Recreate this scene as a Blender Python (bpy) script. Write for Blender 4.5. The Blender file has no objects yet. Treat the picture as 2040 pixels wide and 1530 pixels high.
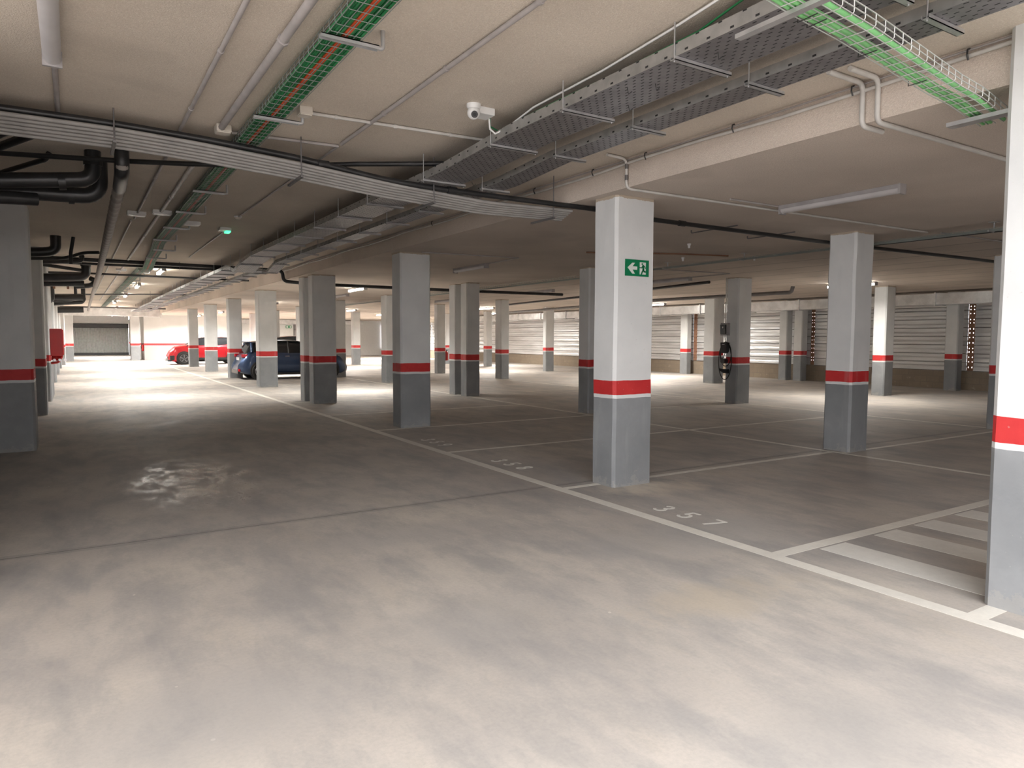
import bpy, math, random
from mathutils import Vector, Matrix
random.seed(7)
C = bpy.context.scene.collection
sc = bpy.context.scene
R = math.radians
PI = math.pi

# ---------------------------------------------------------------- camera
F_PX, YAW, PITCH, ROLL, EYE = 1393.0, R(32.03), R(3.76), R(0.2), 1.6
_f = Vector((math.sin(YAW)*math.cos(PITCH), math.cos(YAW)*math.cos(PITCH), -math.sin(PITCH)))
_r = Vector((math.cos(YAW), -math.sin(YAW), 0))
_d = _f.cross(_r)
_r2 = _r*math.cos(ROLL) - _d*math.sin(ROLL)
_d2 = _f.cross(_r2)
cam = bpy.data.cameras.new('camera'); cam.sensor_width = 36; cam.lens = F_PX/2040*36
cam.clip_start = 0.05; cam.clip_end = 300
cam_o = bpy.data.objects.new('camera', cam); C.objects.link(cam_o)
m = Matrix.Identity(4)
for i in range(3):
    m[i][0] = _r2[i]; m[i][1] = -_d2[i]; m[i][2] = -_f[i]
m[2][3] = EYE
cam_o.matrix_world = m
sc.camera = cam_o

# ---------------------------------------------------------------- world, exposure
sc.view_settings.view_transform = 'Standard'
sc.view_settings.look = 'None'
sc.view_settings.gamma = 1
sc.view_settings.use_curve_mapping = False
sc.view_settings.exposure = 0.0
w = bpy.data.worlds.new('world'); sc.world = w; w.use_nodes = True
w.node_tree.nodes['Background'].inputs[0].default_value = (0.97, 0.975, 1.0, 1)
w.node_tree.nodes['Background'].inputs[1].default_value = 8.0

def area(name, loc, rot, sx, sy, power, col=(1, 1, 1), spread=180):
    l = bpy.data.lights.new(name, 'AREA'); l.shape = 'RECTANGLE'; l.size = sx; l.size_y = sy
    l.energy = power; l.color = col; l.spread = R(spread)
    o = bpy.data.objects.new(name, l); C.objects.link(o); o.location = loc; o.rotation_euler = rot
    return o
# daylight: unseen openings in slab and side wall are added to light the foreground; portals guide the sky light through the openings
for nm, loc, rot, sx, sy in (('sky_portal', (-1.9, -2.85, 3.42), (0, 0, 0), 12.2, 6.3),
        ('side_portal', (-10.1, -1.0, 1.9), (R(90), 0, R(-90)), 9.0, 2.6)):
    po = area(nm, loc, rot, sx, sy, 1)
    po.data.cycles.is_portal = True
# ceiling lamps that are on, further in, plus a few added for fill light (tubes themselves are built below)
LIT = [(7.2, 20.2, 3.0), (17.3, 19.3, 3.0), (17.5, 11.05, 3.0), (2.0, 20.6, 3.30), (1.9, 27.0, 3.30), (1.9, 33.5, 3.30), (1.8, 40.5, 3.30), (2.2, 47.5, 3.30), (2.0, 62.0, 3.3),  # lamp behind the light grey column is added to brighten the right side
       (7.3, 31.0, 3.0), (7.3, 43.5, 3.0), (7.2, 51.0, 3.0), (12.5, 36.0, 3.0), (12.5, 46.0, 3.0), (12.6, 56.0, 3.0),
       (17.0, 29.5, 3.0), (16.5, 42.0, 3.0), (20.8, 22.0, 3.0), (20.8, 35.0, 3.0), (20.8, 50.0, 3.0)]
for x, y, z in LIT:
    area('lamp_and_fill_light', (x, y, z-0.09), (0, 0, 0), 0.1, 1.2, 130 if y < 12 else 130 if x < 10 and y < 21 else 260 if y < 21 else 270 if y < 45 else 1000, (1.0, 0.95, 0.88) if x > 11 else (1.0, 0.98, 0.93), 138 if x < 10 and y < 21 else 165)

# ---------------------------------------------------------------- helpers: tags and meshes
def props(o, label=None, cat=None, group=None, kind=None):
    if label: o['label'] = label
    if cat: o['category'] = cat
    if group: o['group'] = group
    if kind: o['kind'] = kind
    return o
def thing(name, label, cat, loc, group=None):
    o = bpy.data.objects.new(name, None); o.empty_display_size = 0.1
    C.objects.link(o); o.location = loc
    return props(o, label, cat, group)
def world_loc(o):
    v = Vector((0, 0, 0))
    while o is not None:
        v += o.location; o = o.parent
    return v

class MB:
    def __init__(s): s.v = []; s.f = []; s.sm = []
    def add(s, vs, fs, smooth=False):
        n = len(s.v); s.v += [tuple(p) for p in vs]
        for f in fs: s.f.append(tuple(i+n for i in f)); s.sm.append(smooth)
        return s
    def box(s, x0, y0, z0, x1, y1, z1):
        return s.add([(x0,y0,z0),(x1,y0,z0),(x1,y1,z0),(x0,y1,z0),(x0,y0,z1),(x1,y0,z1),(x1,y1,z1),(x0,y1,z1)],
            [(0,3,2,1),(4,5,6,7),(0,1,5,4),(1,2,6,5),(2,3,7,6),(3,0,4,7)])
    def obox(s, c, ax, ay, az, hx, hy, hz):
        c = Vector(c); ax, ay, az = Vector(ax).normalized(), Vector(ay).normalized(), Vector(az).normalized()
        vs = [c+ax*hx*i+ay*hy*j+az*hz*k for k in (-1,1) for j in (-1,1) for i in (-1,1)]
        return s.add(vs, [(0,2,3,1),(4,5,7,6),(0,1,5,4),(1,3,7,5),(3,2,6,7),(2,0,4,6)])
    def tube(s, pts, r, seg=8, caps=True, closed=False):
        pts = [Vector(p) for p in pts]; n = len(pts)
        rings = []; up = None
        for i, p in enumerate(pts):
            if closed: t = pts[(i+1) % n]-pts[i-1]
            elif i == 0: t = pts[1]-pts[0]
            elif i == n-1: t = pts[-1]-pts[-2]
            else: t = (pts[i+1]-p).normalized()+(p-pts[i-1]).normalized()
            t = t.normalized() if t.length > 1e-9 else Vector((0, 0, 1))
            if up is None:
                up = Vector((0,0,1)) if abs(t.z) < .9 else Vector((1,0,0))
            u = (up-t*up.dot(t)).normalized(); up = u; v = t.cross(u)
            rr = r[i] if isinstance(r, (list, tuple)) else r
            rings.append([p+(u*math.cos(a)+v*math.sin(a))*rr for a in [2*PI*k/seg for k in range(seg)]])
        vs = [q for ring in rings for q in ring]; fs = []
        for i in range(n if closed else n-1):
            for k in range(seg):
                a = i*seg; b = ((i+1) % n)*seg
                fs.append((a+k, a+(k+1) % seg, b+(k+1) % seg, b+k))
        s.add(vs, fs, seg > 5)
        if caps and not closed:
            s.add(rings[0], [tuple(range(seg))[::-1]]); s.add(rings[-1], [tuple(range(seg))])
        return s
    def prism(s, poly, fn, d0, d1):
        """poly: 2-D outline; fn(u,v,d) -> point"""
        n = len(poly)
        vs = [fn(u, v, d0) for u, v in poly]+[fn(u, v, d1) for u, v in poly]
        fs = [tuple(range(n))[::-1], tuple(range(n, 2*n))]+[(i, (i+1) % n, (i+1) % n+n, i+n) for i in range(n)]
        return s.add(vs, fs)
    def grid(s, rows, smooth=True):
        n = len(rows[0]); fs = []
        for i in range(len(rows)-1):
            for k in range(n-1):
                fs.append((i*n+k, i*n+k+1, (i+1)*n+k+1, (i+1)*n+k))
        return s.add([p for r in rows for p in r], fs, smooth)
    def build(s, name, mat, parent=None, origin=None, bevel=0):
        me = bpy.data.meshes.new(name)
        if parent is not None: off = world_loc(parent)
        elif origin is not None: off = Vector(origin)
        else:
            xs, ys, zs = zip(*s.v); off = Vector(((min(xs)+max(xs))/2, (min(ys)+max(ys))/2, min(zs)))
        me.from_pydata([tuple(Vector(p)-off) for p in s.v], [], s.f)
        me.polygons.foreach_set('use_smooth', s.sm); me.update()
        o = bpy.data.objects.new(name, me); C.objects.link(o)
        if mat: me.materials.append(mat)
        if parent is not None: o.parent = parent
        else: o.location = off
        if bevel:
            b = o.modifiers.new('bevel', 'BEVEL'); b.width = bevel; b.segments = 2; b.limit_method = 'ANGLE'
        return o

def bend(pts, r, n=5):
    """round the corners of a polyline"""
    pts = [Vector(p) for p in pts]; out = [pts[0]]
    for i in range(1, len(pts)-1):
        a, b, c = pts[i-1], pts[i], pts[i+1]
        d1 = (a-b); d2 = (c-b); q = min(r, d1.length*.45, d2.length*.45)
        p0 = b+d1.normalized()*q; p1 = b+d2.normalized()*q
        for k in range(n+1):
            t = k/n; out.append(p0*(1-t)**2+b*2*t*(1-t)+p1*t*t)
    out.append(pts[-1]); return out

# ---------------------------------------------------------------- materials
class NT:
    def __init__(s, name):
        s.m = bpy.data.materials.new(name); s.m.use_nodes = True; s.t = s.m.node_tree
        s.b = s.t.nodes['Principled BSDF']
    def n(s, kind, **kw):
        nd = s.t.nodes.new(kind)
        for k, v in kw.items():
            if k in ('operation', 'data_type', 'blend_type', 'noise_dimensions', 'feature', 'distance', 'interpolation', 'offset', 'offset_frequency', 'squash'): setattr(nd, k, v)
            else: nd.inputs[k.replace('_', ' ')].default_value = v
        return nd
    def l(s, a, b): s.t.links.new(a, b)
    def math(s, op, a, b=None, c=None):
        nd = s.t.nodes.new('ShaderNodeMath'); nd.operation = op
        for i, q in enumerate((a, b, c)):
            if q is None: continue
            if isinstance(q, (int, float)): nd.inputs[i].default_value = q
            else: s.l(q, nd.inputs[i])
        return nd.outputs[0]
    def pos(s):
        g = s.t.nodes.new('ShaderNodeNewGeometry'); x = s.t.nodes.new('ShaderNodeSeparateXYZ')
        s.l(g.outputs['Position'], x.inputs[0]); s.P = g.outputs['Position']
        return x.outputs[0], x.outputs[1], x.outputs[2]
    def noise(s, scale, detail=4, rough=.5, vec=None, stretch=None):
        nd = s.n('ShaderNodeTexNoise', Scale=scale, Detail=detail, Roughness=rough)
        v = vec if vec is not None else s.P
        if stretch:
            mp = s.t.nodes.new('ShaderNodeMapping'); mp.inputs['Scale'].default_value = stretch
            s.l(v, mp.inputs['Vector']); v = mp.outputs[0]
        s.l(v, nd.inputs['Vector'])
        return nd.outputs['Fac']
    def ramp(s, fac, stops):
        nd = s.t.nodes.new('ShaderNodeValToRGB'); e = nd.color_ramp.elements
        while len(e) < len(stops): e.new(0.5)
        for q, (p, c) in zip(e, stops):
            q.position = p; q.color = (c, c, c, 1) if isinstance(c, (int, float)) else (*c, 1)
        s.l(fac, nd.inputs[0]); return nd.outputs[0]
    def mix(s, fac, a, b, blend='MIX'):
        nd = s.t.nodes.new('ShaderNodeMix'); nd.data_type = 'RGBA'; nd.blend_type = blend
        for q, i in ((fac, 0), (a, 6), (b, 7)):
            if isinstance(q, (int, float)): nd.inputs[i].default_value = q
            elif isinstance(q, tuple): nd.inputs[i].default_value = (*q, 1)
            else: s.l(q, nd.inputs[i])
        return nd.outputs[2]
    def band(s, v, a, b):      # 1 where a < v < b
        return s.math('MULTIPLY', s.math('GREATER_THAN', v, a), s.math('LESS_THAN', v, b))
    def bump(s, h, strength=.3, dist=.01):
        nd = s.n('ShaderNodeBump', Strength=strength, Distance=dist)
        s.l(h, nd.inputs['Height']); s.l(nd.outputs[0], s.b.inputs['Normal'])
    def done(s, col=None, rough=None, metal=None):
        for q, k in ((col, 'Base Color'), (rough, 'Roughness'), (metal, 'Metallic')):
            if q is None: continue
            if isinstance(q, tuple): s.b.inputs[k].default_value = (*q, 1)
            elif isinstance(q, (int, float)): s.b.inputs[k].default_value = q
            else: s.l(q, s.b.inputs[k])
        return s.m

def plain(name, col, rough=.5, metal=0, var=.12, scale=6, bump=0, bscale=60):
    t = NT(name); t.pos()
    f = t.noise(scale, 3)
    c = t.ramp(f, [(.3, tuple(x*(1-var) for x in col)), (.7, tuple(min(1, x*(1+var)) for x in col))])
    if bump: t.bump(t.noise(bscale, 2), bump, .004)
    return t.done(c, rough, metal)

def floor_material():
    t = NT('concrete_floor'); x, y, z = t.pos()
    big = t.noise(.55, 5, .55)
    mid = t.noise(1.0, 6, .62, stretch=(2.2, .8, 1))
    swirl = t.noise(3.5, 7, .7, stretch=(1.0, .45, 1))
    c = t.ramp(big, [(.3, (.39, .355, .325)), (.52, (.49, .445, .40)), (.72, (.58, .525, .455))])
    c = t.mix(t.ramp(mid, [(.36, .5), (.52, 0.0)]), c, (.29, .28, .275))
    c = t.mix(t.ramp(mid, [(.55, 0.0), (.75, .35)]), c, (.52, .45, .36))
    c = t.mix(t.ramp(swirl, [(.40, .35), (.55, 0.0)]), c, (.27, .265, .26))
    fine = t.noise(45, 4, .7)
    c = t.mix(t.ramp(fine, [(.3, .18), (.6, 0.0)]), c, (.2, .195, .19))
    # chalky droppings of plaster
    v = t.n('ShaderNodeTexVoronoi', Scale=3.2); t.l(t.P, v.inputs['Vector'])
    spot = t.math('LESS_THAN', v.outputs['Distance'], t.math('MULTIPLY', t.noise(2.1, 2), .055))
    c = t.mix(t.math('MULTIPLY', spot, .55), c, (.72, .68, .6))
    # saw-cut joints in the slab, with the dirt that collects along them
    wob = t.math('MULTIPLY', t.math('SUBTRACT', t.noise(1.3, 3), .5), .10)
    for j in (6.12, 17.25, 28.3, 39.5):
        d = t.math('ABSOLUTE', t.math('SUBTRACT', t.math('ADD', y, wob), j))
        near = t.math('ABSOLUTE', t.math('SUBTRACT', y, j))
        c = t.mix(t.math('MULTIPLY', t.math('LESS_THAN', d, .055), .28), c, (.2, .19, .18))
        c = t.mix(t.math('MULTIPLY', t.math('LESS_THAN', near, .007), .8), c, (.12, .115, .11))
    for sx_, sy_, rx_, ry_, col_, am in ((5.35, 5.45, .75, .35, (.62, .54, .44), .6), (5.0, 5.6, .5, .3, (.66, .6, .5), .4), (9.6, 5.6, .5, .25, (.6, .56, .5), .5), (2.6, 1.6, .5, .35, (.33, .315, .30), .45), (4.2, 4.0, 1.1, .5, (.36, .35, .34), .4), (.2, 2.0, .7, .6, (.36, .34, .32), .45), (.45, 3.1, .6, .45, (.33, .315, .305), .5), (1.9, 3.4, .5, .35, (.35, .335, .32), .35), (2.2, 5.2, .9, .3, (.37, .35, .335), .4), (3.3, 2.9, .7, .3, (.44, .37, .28), .4)):
        ex = t.math('DIVIDE', t.math('SUBTRACT', x, sx_), rx_); ey = t.math('DIVIDE', t.math('SUBTRACT', y, sy_), ry_)
        q = t.math('SUBTRACT', 1.0, t.math('ADD', t.math('MULTIPLY', ex, ex), t.math('MULTIPLY', ey, ey)))
        q = t.math('ADD', q, t.math('MULTIPLY', t.math('SUBTRACT', swirl, .5), 4.0))
        c = t.mix(t.math('MULTIPLY', t.math('MINIMUM', t.math('MAXIMUM', q, 0.0), 1.0), am), c, col_)
    r = t.ramp(t.noise(1.3, 7, .72, stretch=(1.4, .7, 1)), [(.34, .55), (.44, .66), (.66, .75)])
    # a stretch of the aisle polished by turning tyres
    px = t.math('DIVIDE', t.math('SUBTRACT', x, 1.15), .85); py = t.math('DIVIDE', t.math('SUBTRACT', y, 8.3), 1.9)
    rad = t.math('ADD', t.math('MULTIPLY', px, px), t.math('MULTIPLY', py, py))
    pol = t.math('MULTIPLY', t.math('MAXIMUM', t.math('SUBTRACT', 1.0, rad), 0.0), t.ramp(t.noise(3.4, 7, .72, stretch=(1.6, .7, 1)), [(.40, 0.0), (.62, 1.0)]))
    pol = t.math('MINIMUM', t.math('MULTIPLY', pol, 1.8), 1.0)
    mxr = t.n('ShaderNodeMapRange'); t.l(pol, mxr.inputs['Value']); t.l(r, mxr.inputs['To Min']); mxr.inputs['To Max'].default_value = .27; r = mxr.outputs[0]
    t.b.inputs['Specular IOR Level'].default_value = .42
    t.bump(t.math('ADD', t.math('MULTIPLY', swirl, .6), t.math('MULTIPLY', fine, .15)), .25, .006)
    return t.done(c, r, 0)

def ceiling_material(name, col, joints=False):
    t = NT(name); x, y, z = t.pos()
    c = t.ramp(t.noise(.7, 4), [(.3, tuple(q*.86 for q in col)), (.7, tuple(q*1.08 for q in col))])
    c = t.mix(t.ramp(t.noise(70, 3, .7), [(.35, .22), (.55, 0.0)]), c, tuple(q*.6 for q in col))
    c = t.mix(t.ramp(t.noise(160, 2, .6), [(.56, 0.0), (.68, .6)]), c, (.88, .83, .74))
    # damp patches with an edge of their own
    p = t.noise(.45, 3, .5)
    c = t.mix(t.ramp(p, [(.6, 0.0), (.615, .16), (.7, .16)]), c, tuple(q*.65 for q in col))
    if joints:
        k = t.math('FRACT', t.math('MULTIPLY', t.math('SUBTRACT', x, 10.8), 1/1.07))
        line = t.math('MULTIPLY', t.math('LESS_THAN', k, .055), t.math('GREATER_THAN', x, 10.0))
        c = t.mix(t.math('MULTIPLY', line, .65), c, tuple(q*.38 for q in col))
    t.bump(t.noise(85, 3, .7), .6, .012)
    return t.done(c, .9, 0)

def column_material():
    t = NT('painted_column'); x, y, z = t.pos()
    wob = t.math('MULTIPLY', t.math('SUBTRACT', t.noise(5, 3), .5), .018)
    zz = t.math('ADD', z, wob)
    big = t.noise(2.2, 4)
    white = t.ramp(big, [(.3, (.66, .67, .67)), (.7, (.75, .755, .75))])
    grey = t.ramp(t.noise(1.8, 5, .6), [(.3, (.215, .225, .235)), (.55, (.255, .265, .275)), (.75, (.31, .32, .33))])
    red = t.ramp(t.noise(6, 4), [(.3, (.50, .022, .025)), (.75, (.60, .035, .035))])
    c = t.mix(t.math('LESS_THAN', zz, .957), white, grey)
    c = t.mix(t.band(zz, .995, 1.148), c, red)
    # chipped rough foot and hairline scuffs
    foot = t.math('LESS_THAN', z, t.math('MULTIPLY', t.ramp(t.noise(9, 5, .7), [(.42, 0.0), (.7, 1.0)]), .16))
    c = t.mix(t.math('MULTIPLY', foot, .35), c, (.38, .36, .33))
    sc_ = t.noise(28, 3, .7)
    c = t.mix(t.ramp(sc_, [(.68, 0.0), (.74, .35)]), c, (.45, .43, .4))
    c = t.mix(t.ramp(t.noise(.9, 3, stretch=(6, 6, 1)), [(.62, 0.0), (.7, .12)]), c, (.5, .5, .5))
    # bare render where the paint stops short of the slab
    top = t.math('GREATER_THAN', t.math('ADD', z, t.math('MULTIPLY', t.noise(7, 4, .7), .06)), 3.105)
    c = t.mix(t.math('MULTIPLY', top, t.math('MULTIPLY', t.math('LESS_THAN', z, 3.12), t.math('GREATER_THAN', x, 4.75))), c, (.5, .42, .33))
    t.bump(t.math('ADD', t.noise(9, 4, .6), t.math('MULTIPLY', t.noise(60, 3), .3)), .35, .006)
    return t.done(c, .62, 0)

def wall_material():
    t = NT('painted_wall'); x, y, z = t.pos()
    c = t.ramp(t.noise(1.2, 4), [(.3, (.70, .69, .67)), (.7, (.78, .775, .76))])
    c = t.mix(t.math('LESS_THAN', z, .957), c, (.36, .34, .33))
    c = t.mix(t.band(z, .995, 1.148), c, (.58, .03, .03))
    t.bump(t.noise(40, 3), .2, .004)
    return t.done(c, .7, 0)

def block_material():
    t = NT('concrete_block_wall'); x, y, z = t.pos()
    cb = t.t.nodes.new('ShaderNodeCombineXYZ'); t.l(t.math('ADD', x, y), cb.inputs[0]); t.l(z, cb.inputs[1])
    b = t.n('ShaderNodeTexBrick', Scale=1.0); b.inputs['Brick Width'].default_value = .4; b.inputs['Row Height'].default_value = .2
    b.inputs['Mortar Size'].default_value = .012; b.inputs['Color1'].default_value = (.25, .20, .15, 1)
    b.inputs['Color2'].default_value = (.28, .225, .165, 1); b.inputs['Mortar'].default_value = (.225, .185, .145, 1)
    t.l(cb.outputs[0], b.inputs['Vector'])
    c = t.mix(t.ramp(t.noise(2.4, 6, .7), [(.4, .6), (.62, 0.0)]), b.outputs['Color'], (.22, .175, .13))
    c = t.mix(t.ramp(t.noise(5, 5, .7), [(.62, 0.0), (.7, .5)]), c, (.5, .44, .36))
    t.bump(t.noise(30, 4), .5, .01)
    return t.done(c, .9, 0)

def zinc(name, col=(.60, .62, .63), rough=.38, metal=.75, scale=7, dent=.25):
    t = NT(name); t.pos()
    v = t.n('ShaderNodeTexVoronoi', Scale=28.0); t.l(t.P, v.inputs['Vector'])
    c = t.mix(.05, t.ramp(t.noise(scale, 4), [(.3, tuple(q*.8 for q in col)), (.7, tuple(min(1, q*1.15) for q in col))]), v.outputs['Color'])
    hs = t.n('ShaderNodeHueSaturation', Saturation=.12); t.l(c, hs.inputs['Color'])
    t.bump(t.noise(2.2, 3), dent, .03)
    r = t.ramp(t.noise(5, 3), [(.3, rough*.8), (.7, min(1, rough*1.3))])
    return t.done(hs.outputs[0], r, metal)

def clad_material():
    t = NT('profiled_zinc'); x, y, z = t.pos()
    c = t.ramp(t.noise(1.4, 4, stretch=(1, .35, 3)), [(.3, (.58, .58, .58)), (.7, (.82, .83, .84))])
    k = t.math('FRACT', t.math('DIVIDE', t.math('SUBTRACT', z, .60), .275))
    seam = t.math('MAXIMUM', t.math('LESS_THAN', k, .045), t.math('GREATER_THAN', k, .985))
    c = t.mix(t.math('MULTIPLY', seam, .9), c, (.05, .045, .04))
    t.bump(t.noise(1.1, 3, stretch=(1, .6, 2)), .25, .03)
    return t.done(c, .42, .65)

def perforated(name, axis, pu, pv, wu, wv, col=(.42, .42, .42)):
    """sheet steel punched with staggered slots; u runs along the tray (Y)"""
    t = NT(name); x, y, z = t.pos(); v = {'x': x, 'z': z}[axis]
    rowi = t.math('FLOOR', t.math('DIVIDE', v, pv))
    off = t.math('MULTIPLY', t.math('MODULO', rowi, 2.0), .5)
    fu = t.math('FRACT', t.math('ADD', t.math('DIVIDE', y, pu), off))
    fv = t.math('FRACT', t.math('DIVIDE', v, pv))
    hole = t.math('MULTIPLY', t.math('LESS_THAN', fu, wu), t.band(fv, .5-wv/2, .5+wv/2))
    c = t.ramp(t.noise(9, 4), [(.3, tuple(q*.8 for q in col)), (.7, tuple(q*1.15 for q in col))])
    c = t.mix(hole, c, (.02, .02, .02))
    r = t.math('ADD', .42, t.math('MULTIPLY', hole, .5))
    mt = t.math('SUBTRACT', .7, t.math('MULTIPLY', hole, .7))
    return t.done(c, r, mt)

def worn_paint(name, col, under=(.42, .40, .37), wear=.5):
    t = NT(name); t.pos()
    f = t.ramp(t.noise(14, 6, .75), [(wear-.12, 1.0), (wear+.16, .45)])
    g = t.ramp(t.noise(2.0, 4), [(.3, .75), (.7, 1.0)])
    c = t.mix(t.math('MULTIPLY', t.math('SUBTRACT', 1.0, t.math('MULTIPLY', t.math('SUBTRACT', 1.0, f), .35)), g), under, col)
    return t.done(c, .6, 0)

def emit(name, col, s):
    m_ = bpy.data.materials.new(name); m_.use_nodes = True; b = m_.node_tree.nodes['Principled BSDF']
    b.inputs['Base Color'].default_value = (*col, 1); b.inputs['Emission Color'].default_value = (*col, 1)
    b.inputs['Emission Strength'].default_value = s
    return m_
def glassy(name, col, alpha=1.0, trans=0.0):
    m_ = bpy.data.materials.new(name); m_.use_nodes = True; b = m_.node_tree.nodes['Principled BSDF']
    b.inputs['Base Color'].default_value = (*col, 1); b.inputs['Roughness'].default_value = .05
    b.inputs['Transmission Weight'].default_value = trans; b.inputs['IOR'].default_value = 1.45
    return m_
def carpaint(name, col):
    t = NT(name); t.pos()
    t.b.inputs['Coat Weight'].default_value = .8; t.b.inputs['Coat Roughness'].default_value = .05
    return t.done(t.ramp(t.noise(3, 2), [(.3, tuple(q*.95 for q in col)), (.7, col)]), .35, .45)

M = dict(
    floor=floor_material(), ceil=ceiling_material('sprayed_plaster_ceiling', (.69, .605, .51)),
    ceil2=ceiling_material('sprayed_plaster_ceiling_low', (.65, .56, .485), True),
    col=column_material(), wall=wall_material(), block=block_material(),
    zinc=clad_material(), duct=zinc('galvanised_duct', (.74, .77, .79), .36, .6, 3, .1),
    steel=zinc('galvanised_strut', (.50, .49, .49), .4, .6), darksteel=plain('dull_steel', (.19, .18, .18), .5, .5),
    trayb=perforated('punched_tray_floor', 'x', .075, .034, .34, .26, (.30, .29, .30)),
    trays=perforated('punched_tray_side', 'z', .16, .055, .16, .22, (.45, .45, .44)),
    line=worn_paint('lane_paint', (.80, .765, .69)), hatch=worn_paint('hatch_paint', (.76, .735, .68), wear=.48), num=worn_paint('number_paint', (.85, .83, .77), wear=.5),
    wire=plain('zinc_wire', (.62, .63, .62), .4, .5), wired=plain('tarnished_wire', (.30, .33, .31), .45, .4),
    green=plain('green_cable', (.025, .20, .07), .45, var=.3, scale=3), brightgreen=plain('bright_green_cable', (.20, .52, .20), .4, var=.2),
    orange=plain('orange_cable', (.62, .09, .03), .45), black=plain('black_plastic_pipe', (.022, .022, .023), .35, var=.3),
    rubber=plain('rubber', (.012, .012, .012), .6), conduit=plain('grey_conduit', (.40, .37, .36), .5),
    bundle=plain('light_grey_conduit', (.34, .325, .31), .55),
    pvc=plain('white_conduit', (.58, .56, .53), .45), greypipe=plain('grey_corrugated_pipe', (.30, .27, .245), .5),
    white=plain('white_plastic', (.78, .78, .77), .35, var=.03), offwhite=plain('cream_plastic', (.62, .57, .50), .5, var=.05),
    lampbody=plain('grey_lamp_housing', (.36, .34, .34), .45), diff=plain('ribbed_diffuser', (.52, .50, .50), .35, var=.05),
    lit=emit('glowing_tube', (1, .97, .9), 45.0), red=plain('red_enamel', (.50, .02, .02), .3, var=.05), signg=plain('sign_green', (.0, .19, .075), .4, var=.05),
    signw=plain('sign_white', (.70, .74, .70), .4, var=.03), led=emit('green_led', (.1, 1, .45), 1.6), dark=plain('dark_plastic', (.03, .03, .033), .35),
    rib=plain('corrugated_shutter', (.52, .53, .53), .38, .35, .1), rust=plain('rusty_steel', (.24, .12, .07), .8), rim=plain('alloy_rim', (.30, .31, .33), .3, .8),
    glass=glassy('tinted_glass', (.02, .022, .025)), redpaint=carpaint('red_paint', (.52, .01, .02)), blue=carpaint('blue_paint', (.025, .055, .13)),
    darkpaint=carpaint('dark_paint', (.05, .035, .04)), tail=plain('red_lens', (.6, .02, .03), .15), plate=plain('number_plate', (.75, .75, .75), .4),
    chrome=plain('chrome', (.7, .7, .72), .15, .9), seat=plain('tan_seat', (.42, .30, .16), .8), pink=plain('door_grey', (.30, .29, .30), .5),
)

# ---------------------------------------------------------------- setting
HL, HR, FX = 3.39, 3.10, 4.72      # slab heights left and right, X of the step between them
XW, YB = 24.0, 61.0
def struct(name, mb, mat):
    return props(mb.build(name, mat), kind='structure')
struct('floor', MB().box(-12, -7, -.25, 26, 72, 0), M['floor'])
struct('ceiling', MB().box(-12, .3, HL, FX, 72, HL+.3).box(4.2, -7, HL, FX, .3, HL+.3).box(-12, -7, HL, -8, .3, HL+.3), M['ceil'])  # opening behind the viewer added so sky light reaches the near floor
struct('ceiling_low', MB().box(FX, -7, HR, 26, 72, HL+.3), M['ceil2'])
struct('wall_left', MB().box(-1.45, 13.2, 0, -1.3, 70.2, HL), M['wall'])
struct('wall_side_and_baffle', MB().box(-10.2, -7, 0, -10, -5.5, HL).box(-10.2, 3.5, 0, -10, 13.4, HL).box(-10.2, -5.5, 0, -10, 3.5, .6).box(-10.2, -5.5, 3.2, -10, 3.5, HL).box(-10, 13.2, 0, -1.3, 13.4, HL).box(-10, 5.2, 0, -.75, 5.4, HL), M['wall'])  # unseen side opening added for light, inner stub added to shade left pillar
struct('wall_rear', MB().box(1.2, -6.2, 0, 26, -6, HR+.05).box(-10, -6.2, 0, 1.2, -6, HL), M['wall'])
# low block wall along the right side
struct('wall_right', MB().box(XW+.02, -6, 0, XW+.24, YB+.2, .64), M['block'])
struct('wall_lintel', MB().box(XW+.02, -6, 2.80, XW+.24, YB+.2, HR), M['offwhite'])
# far ends: aisle continues to a shutter, stair core beside it
struct('wall_back', MB().box(-1.3, 70.0, 2.72, 4.1, 70.2, HL).box(9.5, YB, 0, XW+.2, YB+.2, HR), M['white'])
struct('wall_core', MB().box(4.1, 54.4, 0, 9.5, 70.2, HR), M['wall'])

# ---------------------------------------------------------------- columns
def column(x0, x1, y0, y1, label, top=None, ch=.03, group=None):
    top = top if top else (HL if x0 < FX-.3 else HR)
    poly = [(x0+ch, y0), (x1-ch, y0), (x1, y0+ch), (x1, y1-ch), (x1-ch, y1), (x0+ch, y1), (x0, y1-ch), (x0, y0+ch)]
    n = 8; zs = [0, .25, .5, .75, .95, 1.15, 1.5, 2.0, 2.5, 2.9, top]; mb = MB(); vs = []
    rnd = random.Random(int(x0*100+y0*10))
    for z in zs:
        j = 0 if z in (0, top) else .004
        dx, dy = rnd.uniform(-j, j), rnd.uniform(-j, j)
        vs += [(u+dx, v+dy, z) for u, v in poly]
    fs = [tuple(range(n))[::-1], tuple(range(len(vs)-n, len(vs)))]
    for i in range(len(zs)-1):
        for k in range(n): fs.append((i*n+k, i*n+(k+1) % n, (i+1)*n+(k+1) % n, (i+1)*n+k))
    mb.add(vs, fs)
    return props(mb.build('concrete_column', M['col'], origin=((x0+x1)/2, (y0+y1)/2, 0)), label, 'column', group)
WH = 'white concrete column with red band and grey base, '
column(4.62, 5.2, 1.42, 2.0, 'very bright white column cut by the right edge of the photo, nearest of all', HL)
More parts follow.
